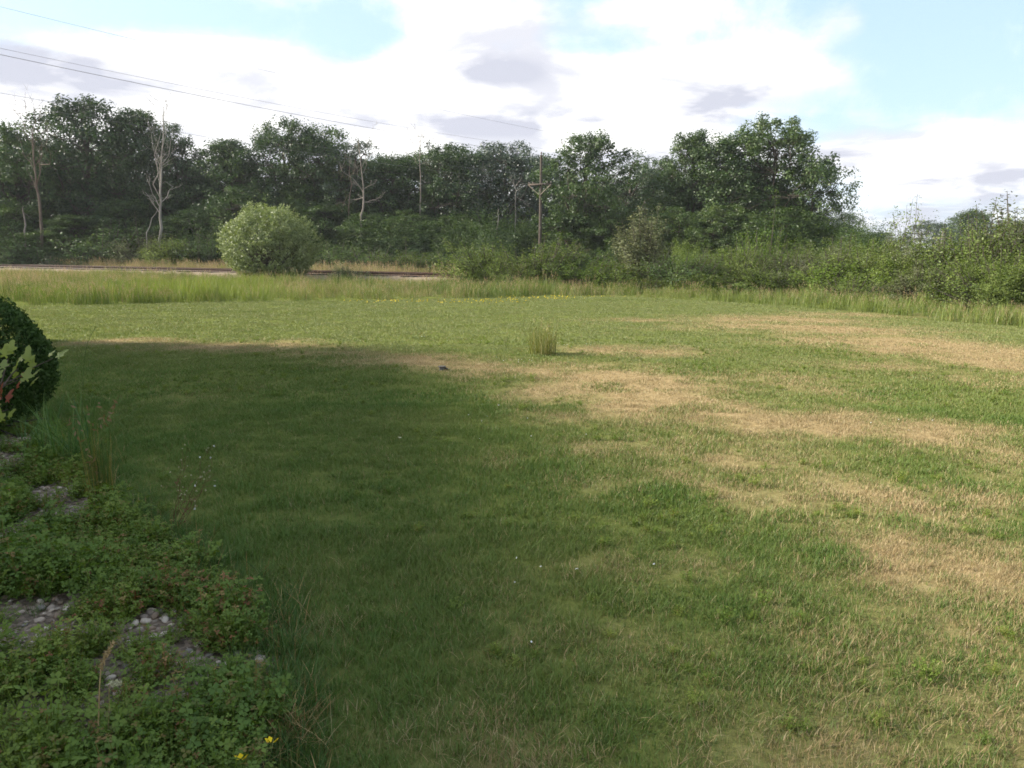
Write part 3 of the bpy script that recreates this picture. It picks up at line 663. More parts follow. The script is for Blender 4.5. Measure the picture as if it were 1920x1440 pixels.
for k, (px, yt, w, Y, v, mt, lab) in enumerate([
    (925, 462, 110, 36.5, 0, 'hedge', 'left shrub of the olive clump in front of the utility pole'), (1003, 452, 135, 36, 1, 'hedge', 'highest olive shrub of the clump in front of the utility pole'), (1062, 474, 90, 35.5, 2, 'understory', 'right shrub of the clump in front of the utility pole'), (960, 485, 90, 34.5, 3, 'hedge', 'low front shrub of the clump below the utility pole'),
    (1105, 485, 90, 34.5, 1, 'lime', 'light green low shrub below the dark-trunked oak'), (1160, 496, 90, 33.5, 2, 'hedge', 'low shrub between the light green shrub and the pale sapling'), (1270, 480, 110, 33, 0, 'understory', 'dark green shrub just right of the pale sapling'),
    (1330, 476, 110, 34, 3, 'hedge', 'shrub under the gap between the two right-hand oaks'), (1385, 462, 100, 33, 1, 'hedge', 'mid green shrub left of the tall lime shrub'), (1437, 430, 105, 34, 4, 'lime', 'tall light green shrub in front of the largest oak'), (1300, 512, 90, 31.5, 2, 'hedge', 'low front shrub near the start of the hedge'),
    (1490, 470, 100, 32.5, 3, 'dusty', 'dusty shrub just right of the tall light green shrub'), (1535, 490, 100, 30.5, 2, 'lime', 'bright green shrub in the middle of the hedge'), (1580, 458, 120, 31.5, 3, 'dusty', 'grey twiggy shrub below the small pole with crossarm'), (1450, 505, 110, 30.5, 0, 'hedge', 'low green shrub at the front of the hedge below the largest oak'),
    (1640, 442, 120, 30.5, 1, 'hedge', 'green shrub right of the grey twiggy shrub'), (1655, 492, 110, 28.5, 2, 'lime', 'fresh green shrub low in the right part of the hedge'), (1715, 442, 130, 29.5, 4, 'dusty', 'olive shrub around the foot of the tall sparse sapling'), (1785, 432, 130, 28.5, 0, 'hedge', 'shrub below the distant round tree'),
    (1735, 500, 120, 26.5, 3, 'dusty', 'grey-brown low shrub at the front of the right hedge'), (1800, 495, 120, 25.5, 1, 'hedge', 'dark low shrub at the front right of the hedge'), (1855, 412, 150, 26.5, 1, 'hedge', 'big olive shrub near the right picture edge'), (1890, 475, 150, 23.5, 3, 'hedge', 'low shrub at the right picture edge'),
    (1950, 392, 170, 25.5, 0, 'dusty', 'tallest hedge shrub, cut by the right picture edge'), (2080, 400, 190, 24, 2, 'hedge', 'hedge shrub just outside the right picture edge'), (2250, 390, 220, 22.5, 1, 'hedge', 'hedge shrub farther outside the right picture edge'),
    (1225, 520, 90, 32.5, 4, 'hedge', 'low shrub at the foot of the pale sapling'), (1600, 520, 100, 27.5, 3, 'hedge', 'low brownish shrub at the front of the mid hedge')]):
    plant_shrub('hedge_shrub', lab, px, yt, w, Y, v, mt, hed)
plant_shrub('sapling', 'pale open-crowned sapling left of the middle hedge', 1222, 402, 95, 35.5, 0, 'dusty', None, TALL, 'tree')
# far trees beyond the hedge
DOME = [make_oak(51, 9, 8.5, .05, 24, 24, 60, .20, .65)]
plant_tree('distant_tree', 'round dark green distant tree above the right end of the hedge', 1822, 394, 72, 150, 0, mat='understory', pool=DOME)
plant_tree('distant_tree', 'low grey distant tree left of the round distant tree', 1745, 414, 90, 140, 2, mat='grey_oak')
plant_tree('distant_tree', 'small distant tree just right of the largest oak', 1590, 398, 46, 118, 5, mat='grey_oak')
plant_tree('distant_tree', 'low distant tree behind the hedge right of the small pole', 1650, 436, 80, 190, 0, mat='grey_oak')
plant_tree('distant_tree', 'distant tree line end at the right picture edge', 1910, 412, 110, 160, 1, mat='grey_oak')
for k, px in enumerate((2010, 2130, 2290)):
    plant_tree('distant_tree', ('nearest', 'middle', 'farthest')[k] + ' of the three distant trees outside the right picture edge', px, 405, 130, 165, k, mat='grey_oak', group='distant trees right of the view')

# tall sparse sapling poking out of the hedge
rng = np.random.default_rng(77); st = MB(); fo = MB()
bs = at(1700, 560, 30.0); bs.z = 0
sp = thing('sparse_sapling', 'tall sparse-leaved sapling poking above the right hedge', 'tree', (bs.x, 30.0, 0))
for px, py in [(1712, 372), (1722, 385), (1690, 398), (1683, 412), (1730, 405), (1700, 385), (1660, 425), (1742, 420), (1705, 410), (1675, 400)]:
    tip = np.array(at(px, py, 30.0 + rng.normal() * .4)) - np.array([bs.x, 30.0, 0])
    pth = bent(rng, (rng.normal() * .1, rng.normal() * .1, 0), tip, 7, .025); st.add(*tube(pth, np.linspace(.018, .004, 7), 4))
    n = 46; u = .55 + .45 * rng.random(n); k = np.clip((u * 6).astype(int), 0, 5); fr = u * 6 - k
    pc = pth[k] * (1 - fr[:, None]) + pth[k + 1] * fr[:, None] + rng.normal(size=(n, 3)) * .13
    V, F = leaf_quads(rng, pc, unit(rng.normal(size=(n, 3)) + (0, 0, .5)), .085 * rng.uniform(.6, 1.3, n), .6, .05)
    fo.add(V, F, tone=np.repeat(rng.uniform(.2, .8, n), 4))
obj('stem', st.mesh('stem', M['twig'], True), sp); obj('foliage', fo.mesh('foliage', M['hedge']), sp)

# big round silvery bush before the rails
def make_round_bush():
    rng = np.random.default_rng(99); st = MB(); fo = MB(); Y = 41.0
    c = at(507, 520, Y); W2 = 92 * Y / FPX; Hh = at(500, 380, Y).z
    o = thing('round_bush', 'large round silvery-green bush standing alone in front of the railway', 'shrub', (c.x, Y, 0))
    N_ = 1300
    for i in range(N_):
        d = rand_dirs(rng, 1)[0]; z = rng.uniform(-.62, 1); a = rng.random() * 6.283; q = math.sqrt(1 - z * z)
        d = np.array([q * math.cos(a), q * math.sin(a), z])
        an = d[0]
        lump = .97 + .05 * math.sin(3 * a + 1) + .05 * math.sin(5 * z + 2 * a) + .03 * rng.normal()
        if z > .45: lump *= 1 - .11 * math.exp(-((d[0] - .02) / .13) ** 2) + .05 * math.exp(-((d[0] + .25) / .16) ** 2) + .06 * math.exp(-((d[0] - .28) / .16) ** 2)
        tip = np.array([d[0] * W2, d[1] * W2, Hh * .46 + d[2] * Hh * .54]) * np.array([lump, lump, 1]) 
        tip[2] = Hh * .46 + (tip[2] - Hh * .46) * lump
        tip[2] = max(tip[2], .12)
        hol = math.sin(2.3 * a + 4 * z) * math.sin(3.1 * z - 1.7 * a + 1)
        if hol > .62 and rng.random() < .6: continue
        L_ = rng.uniform(.7, 1.2)
        if rng.random() < .04: tip = tip + d * rng.uniform(.1, .3)
        upv = unit(np.array([d[0] * .75, d[1] * .75, .35 + .75 * max(0, d[2])]))
        b = tip - upv * L_
        n = int(34 * rng.uniform(.7, 1.3)); u = rng.random(n)
        pc = b + (tip - b) * u[:, None] + rng.normal(size=(n, 3)) * (.11 * (1.15 - u[:, None]))
        pc[:, 2] = np.maximum(pc[:, 2], .05)
        nn = unit(d * .5 + rng.normal(size=(n, 3)) * .65 + np.array([0, 0, .25]))
        V, F = leaf_quads(rng, pc, nn, .125 * rng.uniform(.6, 1.25, n), .42, .05)
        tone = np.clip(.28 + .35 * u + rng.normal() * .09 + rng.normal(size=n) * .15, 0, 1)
        fo.add(V, F, tone=np.repeat(tone, 4))
        if i % 5 == 0:
            st.add(*tube(bent(rng, (rng.normal() * .25, rng.normal() * .25, -.05), b, 5, .04), np.linspace(.035, .008, 5), 4))
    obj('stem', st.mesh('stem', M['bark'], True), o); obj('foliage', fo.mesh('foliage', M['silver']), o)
make_round_bush()
plant_shrub('small_bush', 'small yellowish bush right of the large round bush', 656, 497, 46, 40.0, 1, 'silver')

# ------------------------------------------------------------------ dead trees
def dead_tree(name, label, pts, Y, r0, mat, branches, seed, twigs=5, group='dead trees in the wood'):
    """pts: trunk as (px,py) from foot to top; branches: (t along trunk, px, py)"""
    rng = np.random.default_rng(seed); f = at(*pts[0], Y); base = np.array([f.x, Y, 0.0])
    o = thing(name, label, 'tree', tuple(base), 0, None, group)
    W_ = [np.array([at(p[0], p[1], Y).x, Y, max(at(p[0], p[1], Y).z, -.1)]) - base for p in pts]
    W_[0][2] = -.1
    r0 = r0 * .62; P = np.array(W_); dn = np.linspace(0, 1, 14); src = np.linspace(0, 1, len(P))
    Pd = np.stack([np.interp(dn, src, P[:, k]) for k in range(3)], -1); Pd[1:-1, :2] += rng.normal(size=(12, 2)) * .05
    obj('trunk', mesh_np('trunk', *(lambda q: (q[0], [q[1]]))(tube(Pd, r0 * (1 - .85 * dn ** .9), 7)), M[mat], None, True), o)
    def twigset(mb, a, b, r, lev):
        pth = bent(rng, a, b, 5, .05); mb.add(*tube(pth, np.linspace(r, r * .3, 5), 4))
        if lev == 0: return
        Ln = np.linalg.norm(b - a)
        for _ in range(twigs):
            k = rng.integers(1, 5); q = pth[k]; d = unit(unit(b - a) * .8 + rng.normal(size=3) * .55 + np.array([0, 0, .25]))
            twigset(mb, q, q + d * Ln * rng.uniform(.25, .5), max(r * .45, .008), lev - 1)
    for t, px, py in branches:
        a = np.array([np.interp(t, dn, Pd[:, k]) for k in range(3)])
        b = np.array(at(px, py, Y + rng.normal() * .8)) - base
        mb = MB(); twigset(mb, a, b, r0 * (1 - .8 * t) * .5, 2)
        obj('branch', mb.mesh('branch', M[mat], True), o)
    return o
dead_tree('dead_tree', 'leftmost tall dead brown trunk with bare top branches', [(80, 505), (76, 400), (66, 320), (58, 240)], 58.5, .24, 'reddead', [(.55, 95, 290), (.65, 40, 270), (.75, 48, 200), (.8, 75, 215), (.9, 62, 195), (.5, 50, 320), (.7, 90, 250), (.85, 35, 205)], 1)
dead_tree('dead_tree', 'pale forked dead trunk standing left of the round bush', [(300, 505), (300, 420), (301, 370), (303, 300), (307, 200)], 57.5, .20, 'pale', [(.48, 288, 280), (.5, 312, 250), (.4, 282, 350), (.6, 325, 240), (.7, 296, 215), (.8, 312, 205), (.45, 325, 350), (.35, 272, 360)], 2)
dead_tree('dead_tree', 'thin leaning dead pole propped against the pale forked trunk', [(268, 470), (278, 430), (288, 405), (298, 388)], 57.2, .09, 'pale', [], 3)
dead_tree('dead_tree', 'short weathered grey snag near the left picture edge', [(52, 500), (48, 440), (44, 395), (43, 385)], 58, .16, 'dead', [(.7, 55, 410)], 4, 2)
dead_tree('dead_tree', 'pale twisted dead tree in front of the thin grey oak', [(678, 505), (676, 415), (683, 370), (680, 330), (672, 262)], 60, .18, 'dead', [(.45, 715, 370), (.55, 640, 320), (.6, 700, 345), (.75, 690, 255), (.8, 705, 270), (.7, 650, 300), (.9, 668, 250), (.5, 660, 375)], 5)
dead_tree('dead_tree', 'darker dead stem just left of the pale twisted dead tree', [(648, 505), (652, 420), (658, 350), (655, 300)], 61, .12, 'reddead', [(.7, 635, 320), (.8, 668, 310), (.6, 640, 380)], 6)
dead_tree('dead_tree', 'slender bare tree with a fan of branches above the skyline', [(787, 505), (788, 400), (789, 320), (790, 250)], 63, .14, 'dead', [(.75, 770, 262), (.8, 808, 265), (.85, 780, 243), (.88, 800, 245), (.7, 765, 290), (.72, 815, 300), (.6, 805, 350)], 7)
dead_tree('dead_tree', 'pale Y-shaped dead tree top in the centre of the wood', [(897, 505), (897, 420), (897, 365), (896, 310)], 66, .15, 'pale', [(.72, 882, 322), (.72, 906, 330), (.85, 890, 315), (.6, 915, 355)], 8)
dead_tree('dead_tree', 'pale broken stub left of the wooden utility pole', [(934, 505), (934, 450), (934, 400), (936, 392)], 60, .15, 'pale', [], 9)
dead_tree('dead_tree', 'slim white dead stem beside the gap left of the utility pole', [(966, 505), (966, 400), (968, 360), (963, 335)], 62, .10, 'pale', [(.7, 980, 350), (.75, 958, 335), (.6, 990, 385), (.8, 975, 340)], 10)
dead_tree('dead_tree', 'thin bare tip rising above the left shoulder of the domed oak', [(486, 505), (486, 400), (482, 300), (475, 240)], 65, .11, 'dead', [(.9, 470, 236), (.8, 490, 262)], 11, 3)
dead_tree('dead_tree', 'bare twisted branch top left of the dark-trunked oak', [(1075, 505), (1070, 400), (1065, 300), (1052, 262)], 61, .12, 'dead', [(.85, 1086, 258), (.8, 1072, 268), (.9, 1046, 258)], 12, 3)
dead_tree('dead_tree', 'low tangle of red-brown dead branches under the dark-trunked oak', [(1085, 500), (1080, 478), (1072, 470), (1060, 466)], 52, .07, 'reddead', [(.3, 1066, 462), (.5, 1090, 460), (.6, 1055, 475), (.4, 1098, 470)], 13)

# ------------------------------------------------------------------ utility poles and wires
def utility_pole(label, px, ytop, yarm, Y, armw, rot, mat='pole', top_ins=True):
    t = at(px, ytop, Y); za = at(px, yarm, Y).z
    o = thing('utility_pole', label, 'utility pole', (t.x, Y, 0), rot, None, 'utility poles')
    P = np.array([(0, 0, z) for z in np.linspace(-.3, t.z, 8)]); obj('pole', mesh_np('pole', *(lambda q: (q[0], [q[1]]))(tube(P, np.linspace(.135, .085, 8), 10)), M[mat], None, True), o)
    obj('crossarm', mesh_np('crossarm', *(lambda q: (q[0], [q[1]]))(box(-armw / 2, armw / 2, -.19, -.10, za - .06, za + .06)), M[mat]), o)
    for s in (-1, 1):
        b, f = tube(np.array([(s * .06, -.17, za - .75 * armw / 2), (s * armw * .46, -.20, za - .05)]), [.032, .032], 4)
        obj('brace', mesh_np('brace', b, [f], M['polepale']), o)
        for k in (.46, .30):
            pr = np.array([(s * armw * k, -.145, za + z) for z in (.05, .08, .10, .14, .17, .19)]); v, f = tube(pr, [.02, .02, .05, .035, .05, .015], 8)
            obj('insulator', mesh_np('insulator', v, [f], M['glass'], None, True), o)
    if top_ins:
        pr = np.array([(0, 0, t.z + z) for z in (-.02, .06, .10, .16, .20, .23)]); v, f = tube(pr, [.03, .03, .07, .05, .07, .02], 8)
        obj('insulator', mesh_np('insulator', v, [f], M['glass'], None, True), o)
    return o, t.z, za
PLD = np.array([-22.7, -27.0]) / np.hypot(22.7, 27.0)
arm_rot = math.atan2(PLD[1], PLD[0]) + math.pi / 2
_, zA, zAa = utility_pole('wooden utility pole with V-braced crossarm at the middle of the wood', 1015, 291, 346, 57.0, 1.9, math.radians(-28))
utility_pole('small distant utility pole with V-brace right of the largest oak', 1583, 410, 432, 118, 2.3, math.radians(-28), 'polepale')
utility_pole('pale distant pole top below the round distant tree', 1768, 433, 446, 110, 2.2, math.radians(-35), 'polepale')
utility_pole('utility pole standing behind the two-pronged oak', 1300, 296, 320, 95, 2.2, math.radians(-28))
A0 = np.array([at(1015, 300, 57.0).x, 57.0])
def wire(label, pix, A, D, s_end, r=.011):
    """pix: points on the wire; plan line A + D*s; a parabola is fitted through the heights"""
    S, Z = [], []
    for px, py in pix:
        r_ = ray(px, py); k = r_.x / r_.y
        s = (k * A[1] - A[0]) / (D[0] - k * D[1]); Yp = A[1] + D[1] * s
        S.append(s); Z.append(CAM_H + r_.z * Yp / r_.y)
    c = np.polyfit(S, Z, 2); s = np.linspace(s_end[0], s_end[1], 40)
    P = np.stack([A[0] + D[0] * s, A[1] + D[1] * s, np.polyval(c, s)], -1)
    V, F = tube(P, np.full(len(P), r * .75), 5); V0 = P[0].copy(); 
    o = obj('power_line', mesh_np('power_line', V - V0, [F], M['wire'], None, True), None, tuple(V0)); tag(o, label, 'wire', 'power lines'); return P
wire('second highest power line, faint upper wire of the close middle pair', [(0, 91), (250, 141), (500, 192), (750, 237), (950, 269)], A0, PLD, (-.2, 52), .008)
wire('dark lower wire of the close middle pair of power lines', [(0, 102), (250, 155), (500, 203), (750, 251), (925, 277), (1012, 291)], A0, PLD, (0, 52), .013)
wire('upper wire of the lowest pair of power lines crossing the oaks', [(0, 174), (100, 192), (350, 235), (500, 260), (740, 296)], A0 + [.35, 0], PLD, (0, 52), .009)
wire('lower wire of the lowest pair of power lines crossing the oaks', [(0, 192), (90, 206), (330, 247), (500, 275), (715, 306)], A0 - [.35, 0], PLD, (0, 52), .009)
D1 = np.array([at(1300, 300, 95).x, 95.0]); D1d = unit(np.array([at(0, 13, 46).x, 46.0]) - D1)
wire('highest power line crossing the top left corner of the sky', [(0, 13), (230, 68), (850, 211), (1080, 257)], D1, D1d, (0, 75), .011)
#@@NEAR
# ------------------------------------------------------------------ gravel bed at the left
m, nt, N, L = new_mat('river_gravel')
tc = N('ShaderNodeTexCoord'); vo = N('ShaderNodeTexVoronoi'); L(tc.outputs['Object'], vo.inputs['Vector']); vo.inputs['Scale'].default_value = 38
sp_ = N('ShaderNodeSeparateColor'); L(vo.outputs['Color'], sp_.inputs[0])
gc = ramp(N, L, sp_.outputs[0], [(0, (.060, .042, .026)), (.4, (.120, .086, .058)), (.75, (.185, .135, .095)), (1, (.26, .21, .16))])
pb = N('ShaderNodeBsdfPrincipled'); L(gc, pb.inputs['Base Color']); pb.inputs['Roughness'].default_value = .8
bp = N('ShaderNodeBump'); bp.invert = True; bp.inputs['Strength'].default_value = .9; bp.inputs['Distance'].default_value = .012; L(vo.outputs['Distance'], bp.inputs['Height']); L(bp.outputs[0], pb.inputs['Normal'])
o_ = N('ShaderNodeOutputMaterial'); L(pb.outputs[0], o_.inputs[0]); M['gravel'] = m
m, nt, N, L = new_mat('pebble_stone')
oi = N('ShaderNodeObjectInfo'); tc = N('ShaderNodeTexCoord'); nz = N('ShaderNodeTexNoise'); L(tc.outputs['Object'], nz.inputs['Vector']); nz.inputs['Scale'].default_value = 3.0; nz.inputs['Detail'].default_value = 6
mm = N('ShaderNodeMath'); mm.operation = 'MULTIPLY_ADD'; L(nz.outputs[0], mm.inputs[0]); mm.inputs[1].default_value = .3; L(oi.outputs['Random'], mm.inputs[2])
m2 = N('ShaderNodeMath'); m2.operation = 'SUBTRACT'; L(mm.outputs[0], m2.inputs[0]); m2.inputs[1].default_value = .15
gc = ramp(N, L, m2.outputs[0], [(0, (.085, .062, .045)), (.25, (.16, .12, .085)), (.45, (.26, .18, .125)), (.6, (.17, .155, .14)), (.8, (.34, .27, .21)), (1, (.52, .45, .37))])
pb = N('ShaderNodeBsdfPrincipled'); L(gc, pb.inputs['Base Color']); pb.inputs['Roughness'].default_value = .7; pb.inputs['Specular IOR Level'].default_value = .3
o_ = N('ShaderNodeOutputMaterial'); L(pb.outputs[0], o_.inputs[0]); M['pebble'] = m

rng = np.random.default_rng(401)
bx = np.arange(-8, 0.6, .08); by = np.arange(.6, 8.2, .08); BX, BY = np.meshgrid(bx, by)
Vb = np.stack([BX, BY, ground_z(BX, BY) + .012 + .008 * fbm(BX * 6, BY * 6, 15)], -1).reshape(-1, 3)
ii = (np.arange(len(by) - 1)[:, None] * len(bx) + np.arange(len(bx) - 1)[None]).ravel()
ctr = Vb[ii] + .04; keep = in_poly(ctr[:, 0], ctr[:, 1], BED); ii = ii[keep]
bed = obj('gravel_bed', mesh_np('gravel_bed', Vb, [np.stack([ii, ii + 1, ii + len(bx) + 1, ii + len(bx)], -1)], M['gravel'], None, True)); tag(bed, kind='structure')

OPEN = []
for px, py, rx, ry in [(135, 960, 55, 30), (110, 925, 50, 18), (30, 832, 60, 16), (45, 870, 55, 12), (50, 1185, 75, 45), (40, 1225, 60, 25), (170, 1195, 70, 22), (90, 1150, 40, 25), (232, 1290, 42, 42), (195, 1350, 50, 22), (160, 1385, 45, 18),
                       (430, 1252, 42, 22), (505, 1262, 34, 26), (400, 1275, 30, 14), (330, 1235, 40, 18), (350, 1215, 30, 14), (278, 1205, 25, 14), (285, 1170, 40, 18), (255, 1085, 35, 14), (-80, 900, 80, 60), (-150, 1200, 120, 80), (20, 1010, 30, 30), (300, 1340, 24, 18)]:
    c = ground_at(px, py); OPEN.append((c.x, c.y, rx * c.y / FPX, ry * c.y ** 2 / (FPX * CAM_H)))
def openness(x, y):
    d = np.zeros_like(np.asarray(x, float))
    for cx, cy, rx, ry in OPEN: d = np.maximum(d, np.exp(-((x - cx) / (rx + .02)) ** 2 - ((y - cy) / (ry + .03)) ** 2))
    return d
def ico(seed):
    import bmesh
    bm = bmesh.new(); bmesh.ops.create_icosphere(bm, subdivisions=2, radius=1.0); r2 = np.random.default_rng(seed)
    k = r2.normal(size=(4, 3)); 
    for v in bm.verts:
        n_ = np.array(v.co); f = 1 + .10 * sum(math.sin(2.2 * float(n_ @ k[i]) + i) for i in range(4)) / 2
        v.co = Vector(n_ * f) 
        v.co.x *= 1.25; v.co.z *= .62
    me = bpy.data.meshes.new('pebble'); bm.to_mesh(me); bm.free(); me.materials.append(M['pebble'])
    for p in me.polygons: p.use_smooth = True
    return me
PEB = [ico(s) for s in range(6)]
n = 26000; x = rng.uniform(-7, .2, n); y = rng.uniform(1.2, 7.6, n)
k = in_poly(x, y, BED) & (np.abs(x) < y * .85); x, y = x[k], y[k]; op = openness(x, y)
vis = (np.abs(x) < y * .66) & (y > 2.35)
k = np.nonzero(vis & (op > .35))[0]; k = k[np.argsort(y[k])][:290]
for j, q in enumerate(k):
    s = rng.uniform(.009, .021)
    o = obj('pebble', PEB[j % 6], bed, (x[q], y[q], float(ground_z(x[q], y[q])) + .015 + s * .35), 0, s); o.rotation_euler = (rng.normal() * .25, rng.normal() * .25, rng.random() * 6.28)
rest = np.setdiff1d(np.arange(len(x)), k)
rest = rest[(rng.random(len(rest)) < .15 + op[rest])]
scatter('gravel_stones', PEB, np.stack([x[rest], y[rest], ground_z(x[rest], y[rest]) + .02], -1), rng.random(len(rest)) * 6.28, rng.uniform(.005, .015, len(rest)), rng.integers(0, 6, len(rest)), {}, 'small mixed river gravel between the weeds of the bed', 'gravel')

# creeping weeds with three-part leaves
def trefoil(seed, stems=66, rad=.085, h=.085, leaf=.0078, flower=.0):
    rng = np.random.default_rng(seed); mb = MB()
    for i in range(stems):
        a = rng.random() * 6.283; r = rad * rng.random() ** .6; tip = np.array([math.cos(a) * r, math.sin(a) * r, h * rng.uniform(.35, 1.1) * (1.15 - r / rad * .5)])
        b = tip * np.array([.35, .35, 0]) - np.array([0, 0, .005]); br = rng.random()
        sd = np.array([-math.sin(a), math.cos(a), 0]) * .0009
        mb.add([b - sd, b + sd, tip + sd, tip - sd], [(0, 1, 2, 3)], blade=br, hgt=.2, head=0.0)
        for t in (1.0, .72, .48):
            c = b + (tip - b) * t + rng.normal(size=3) * .004; ph = rng.random() * 6.283; nn = unit(np.array([rng.normal() * .45, rng.normal() * .45, 1.]))
            e1 = unit(np.cross(nn, [math.cos(ph), math.sin(ph), .1])); e2 = np.cross(nn, e1); s = leaf * rng.uniform(.7, 1.3)
            for w in range(3):
                an = w * 2.094; d = e1 * math.cos(an) + e2 * math.sin(an); q = np.cross(nn, d)
                mb.add([c, c + d * s * .6 + q * s * .42, c + d * s * 1.1 - nn * s * .1, c + d * s * .6 - q * s * .42], [(0, 1, 2, 3)], blade=br, hgt=t, head=0.0)
        if rng.random() < flower:
            V, F = leaf_quads(rng, tip + rng.normal(size=(4, 3)) * .003 + [0, 0, .006], unit(rng.normal(size=(4, 3)) + [0, 0, 1]), .009, .8)
            mb.add(V, F, blade=br, hgt=1.0, head=1.0)
    return mb.mesh('trefoil', M['weed'])
M['weed'] = grass_mat('creeping_weed_leaves', [(0, (.042, .088, .018)), (.35, (.082, .138, .022)), (.65, (.130, .180, .028)), (1, (.200, .235, .045))], [(0, (.16, .055, .025)), (.5, (.24, .11, .05)), (1, (.32, .20, .08))], .25, (.62, .50, .03), .25)
TRE = [trefoil(500, 70, .085, .085, .0074), trefoil(501, 60, .09, .11, .0088, .002), trefoil(502, 90, .08, .06, .0056, .006), trefoil(503, 34, .10, .15, .0125, 0), trefoil(504, 66, .085, .085, .0078, .002)]
n = 8500; x = rng.uniform(-7, .4, n); y = rng.uniform(1.2, 7.6, n)
k = in_poly(x, y, BED) & (np.abs(x) < y * .9) & (rng.random(n) > openness(x, y) * 2.0 - .10) & (rng.random(n) < .45 + 1.3 * sstep(fbm(x * 2.6, y * 2.6, 88), .25, .45))
x, y = x[k], y[k]
red = np.zeros_like(x)
for px, py, r in [(330, 1130, 60), (450, 1140, 50), (290, 1180, 40), (420, 1190, 45), (330, 1260, 30), (150, 1200, 25), (230, 1330, 20)]:
    c = ground_at(px, py); rr = r * c.y / FPX; red = np.maximum(red, np.exp(-((x - c.x) ** 2 + ((y - c.y) * .6) ** 2) / rr ** 2))
scatter('creeping_weeds', TRE, np.stack([x, y, ground_z(x, y) + .012], -1), rng.random(len(x)) * 6.28, rng.uniform(.8, 1.6, len(x)) * (.75 + .6 * fbm(x * 1.7, y * 1.7, 23)), rng.integers(0, 5, len(x)),
        {'dry': np.clip(.03 + .26 * red + rng.normal(size=len(x)) * .04, 0, 1), 'tint': np.clip(.05 + .85 * fbm(x * 1.1, y * 1.1, 67) + rng.normal(size=len(x)) * .12, 0, 1)}, 'creeping green weeds with tiny leaves covering the gravel bed', 'weeds')
# broad-leaved weeds in the mown lawn
n = 2600; y = np.sqrt(rng.random(n) * (15 ** 2 - 1.5 ** 2) + 1.5 ** 2); x = (rng.random(n) * 2 - 1) * (y * .8 + .5)
k = ~in_poly(x, y, BED) & (fbm(x * 1.3 + 9, y * 1.3, 71) > .56) & (dryness(x, y) < .5); x, y = x[k], y[k]
scatter('lawn_clover', TRE, np.stack([x, y, ground_z(x, y) + .0], -1), rng.random(len(x)) * 6.28, rng.uniform(.35, .62, len(x)), rng.integers(0, 5, len(x)), {'dry': np.full(len(x), .03), 'tint': rng.uniform(.45, .95, len(x))}, 'small clover and broad-leaved weeds spread through the lawn', 'weeds')

# ------------------------------------------------------------------ longer grass along the bed
M['longgrass'] = grass_mat('long_grass', [(0, (.030, .070, .016)), (.5, (.060, .115, .022)), (1, (.110, .160, .040))], [(0, (.20, .12, .05)), (.5, (.30, .20, .08)), (1, (.42, .32, .16))], .25, (.26, .15, .08), .35)
LONG = [grass_clump(600 + k, 40, .07, .125, .0036, 1.2, 4, .8).mesh('long_grass', M['longgrass']) for k in range(4)]
edge = np.array([g2(*p) for p in [(105, 830), (150, 880), (235, 955), (320, 1020), (400, 1085), (455, 1135), (505, 1215), (535, 1300), (520, 1390), (495, 1470)]])
tt = rng.random(330) * (len(edge) - 1); i0 = tt.astype(int); fr = (tt - i0)[:, None]; ep = edge[i0] * (1 - fr) + edge[i0 + 1] * fr + rng.normal(size=(330, 2)) * .09
ed_dry = np.clip(.08 + .35 * np.exp(-((ep[:, 1] - g2(490, 1385)[1]) / .08) ** 2) + rng.normal(size=330) * .08, 0, 1)
scatter('edging_grass', LONG, np.stack([ep[:, 0], ep[:, 1], ground_z(ep[:, 0], ep[:, 1])], -1), rng.random(330) * 6.28, rng.uniform(.6, 1.2, 330), rng.integers(0, 4, 330), {'dry': ed_dry, 'tint': rng.uniform(.05, .7, 330)}, 'longer untrimmed grass along the edge of the gravel bed', 'grass')

n = 900; x = rng.uniform(-7, .2, n); y = rng.uniform(1.4, 7.4, n); k = in_poly(x, y, BED) & (np.abs(x) < y * .85) & (fbm(x * 1.9, y * 1.9, 57) > .5); x, y = x[k], y[k]
scatter('bed_grass', LONG, np.stack([x, y, ground_z(x, y)], -1), rng.random(len(x)) * 6.28, rng.uniform(.45, 1.0, len(x)), rng.integers(0, 4, len(x)), {'dry': np.clip(rng.normal(size=len(x)) * .2 + .2, 0, 1), 'tint': rng.uniform(.1, .9, len(x))}, 'stray thin grass growing through the weeds of the gravel bed', 'grass')
def solid_grass(name, label, loc, seed, n, rad, h, w, lean, curl, heads, dry, tint, mat, parts=('blades',), group=None):
    o = thing(name, label, 'grass', loc, 0, None, group)
    mb = grass_clump(seed, n, rad, h, w, lean, 5, curl, heads); me = mb.mesh('blades', None)
    k = len(me.vertices)
    for nm, v in (('dry', dry), ('tint', tint)):
        a = me.attributes.new(nm, 'FLOAT', 'POINT'); a.data.foreach_set('value', np.full(k, v, np.float32))
    me.materials.append(mat); obj('blade_tuft', me, o); return o
def tuft_mat(name, stops, headcol, trans=.25):
    m, nt, N, L = new_mat(name); b = attr(N, 'blade'); h = attr(N, 'head')
    c = ramp(N, L, b.outputs['Fac'], stops); mx = N('ShaderNodeMix'); mx.data_type = 'RGBA'; L(h.outputs['Fac'], mx.inputs['Factor']); L(c, mx.inputs['A']); mx.inputs['B'].default_value = (*headcol, 1)
    return finish_leaf(m, N, L, mx.outputs['Result'], trans, .02, .5, .2)
M['reed'] = tuft_mat('reed_grass_stems', [(0, (.040, .080, .016)), (.5, (.085, .115, .022)), (.8, (.17, .15, .035)), (1, (.24, .17, .05))], (.17, .115, .05))
M['fan'] = tuft_mat('fan_grass_blades', [(0, (.035, .085, .016)), (.6, (.070, .140, .028)), (1, (.130, .190, .050))], (.2, .15, .08))
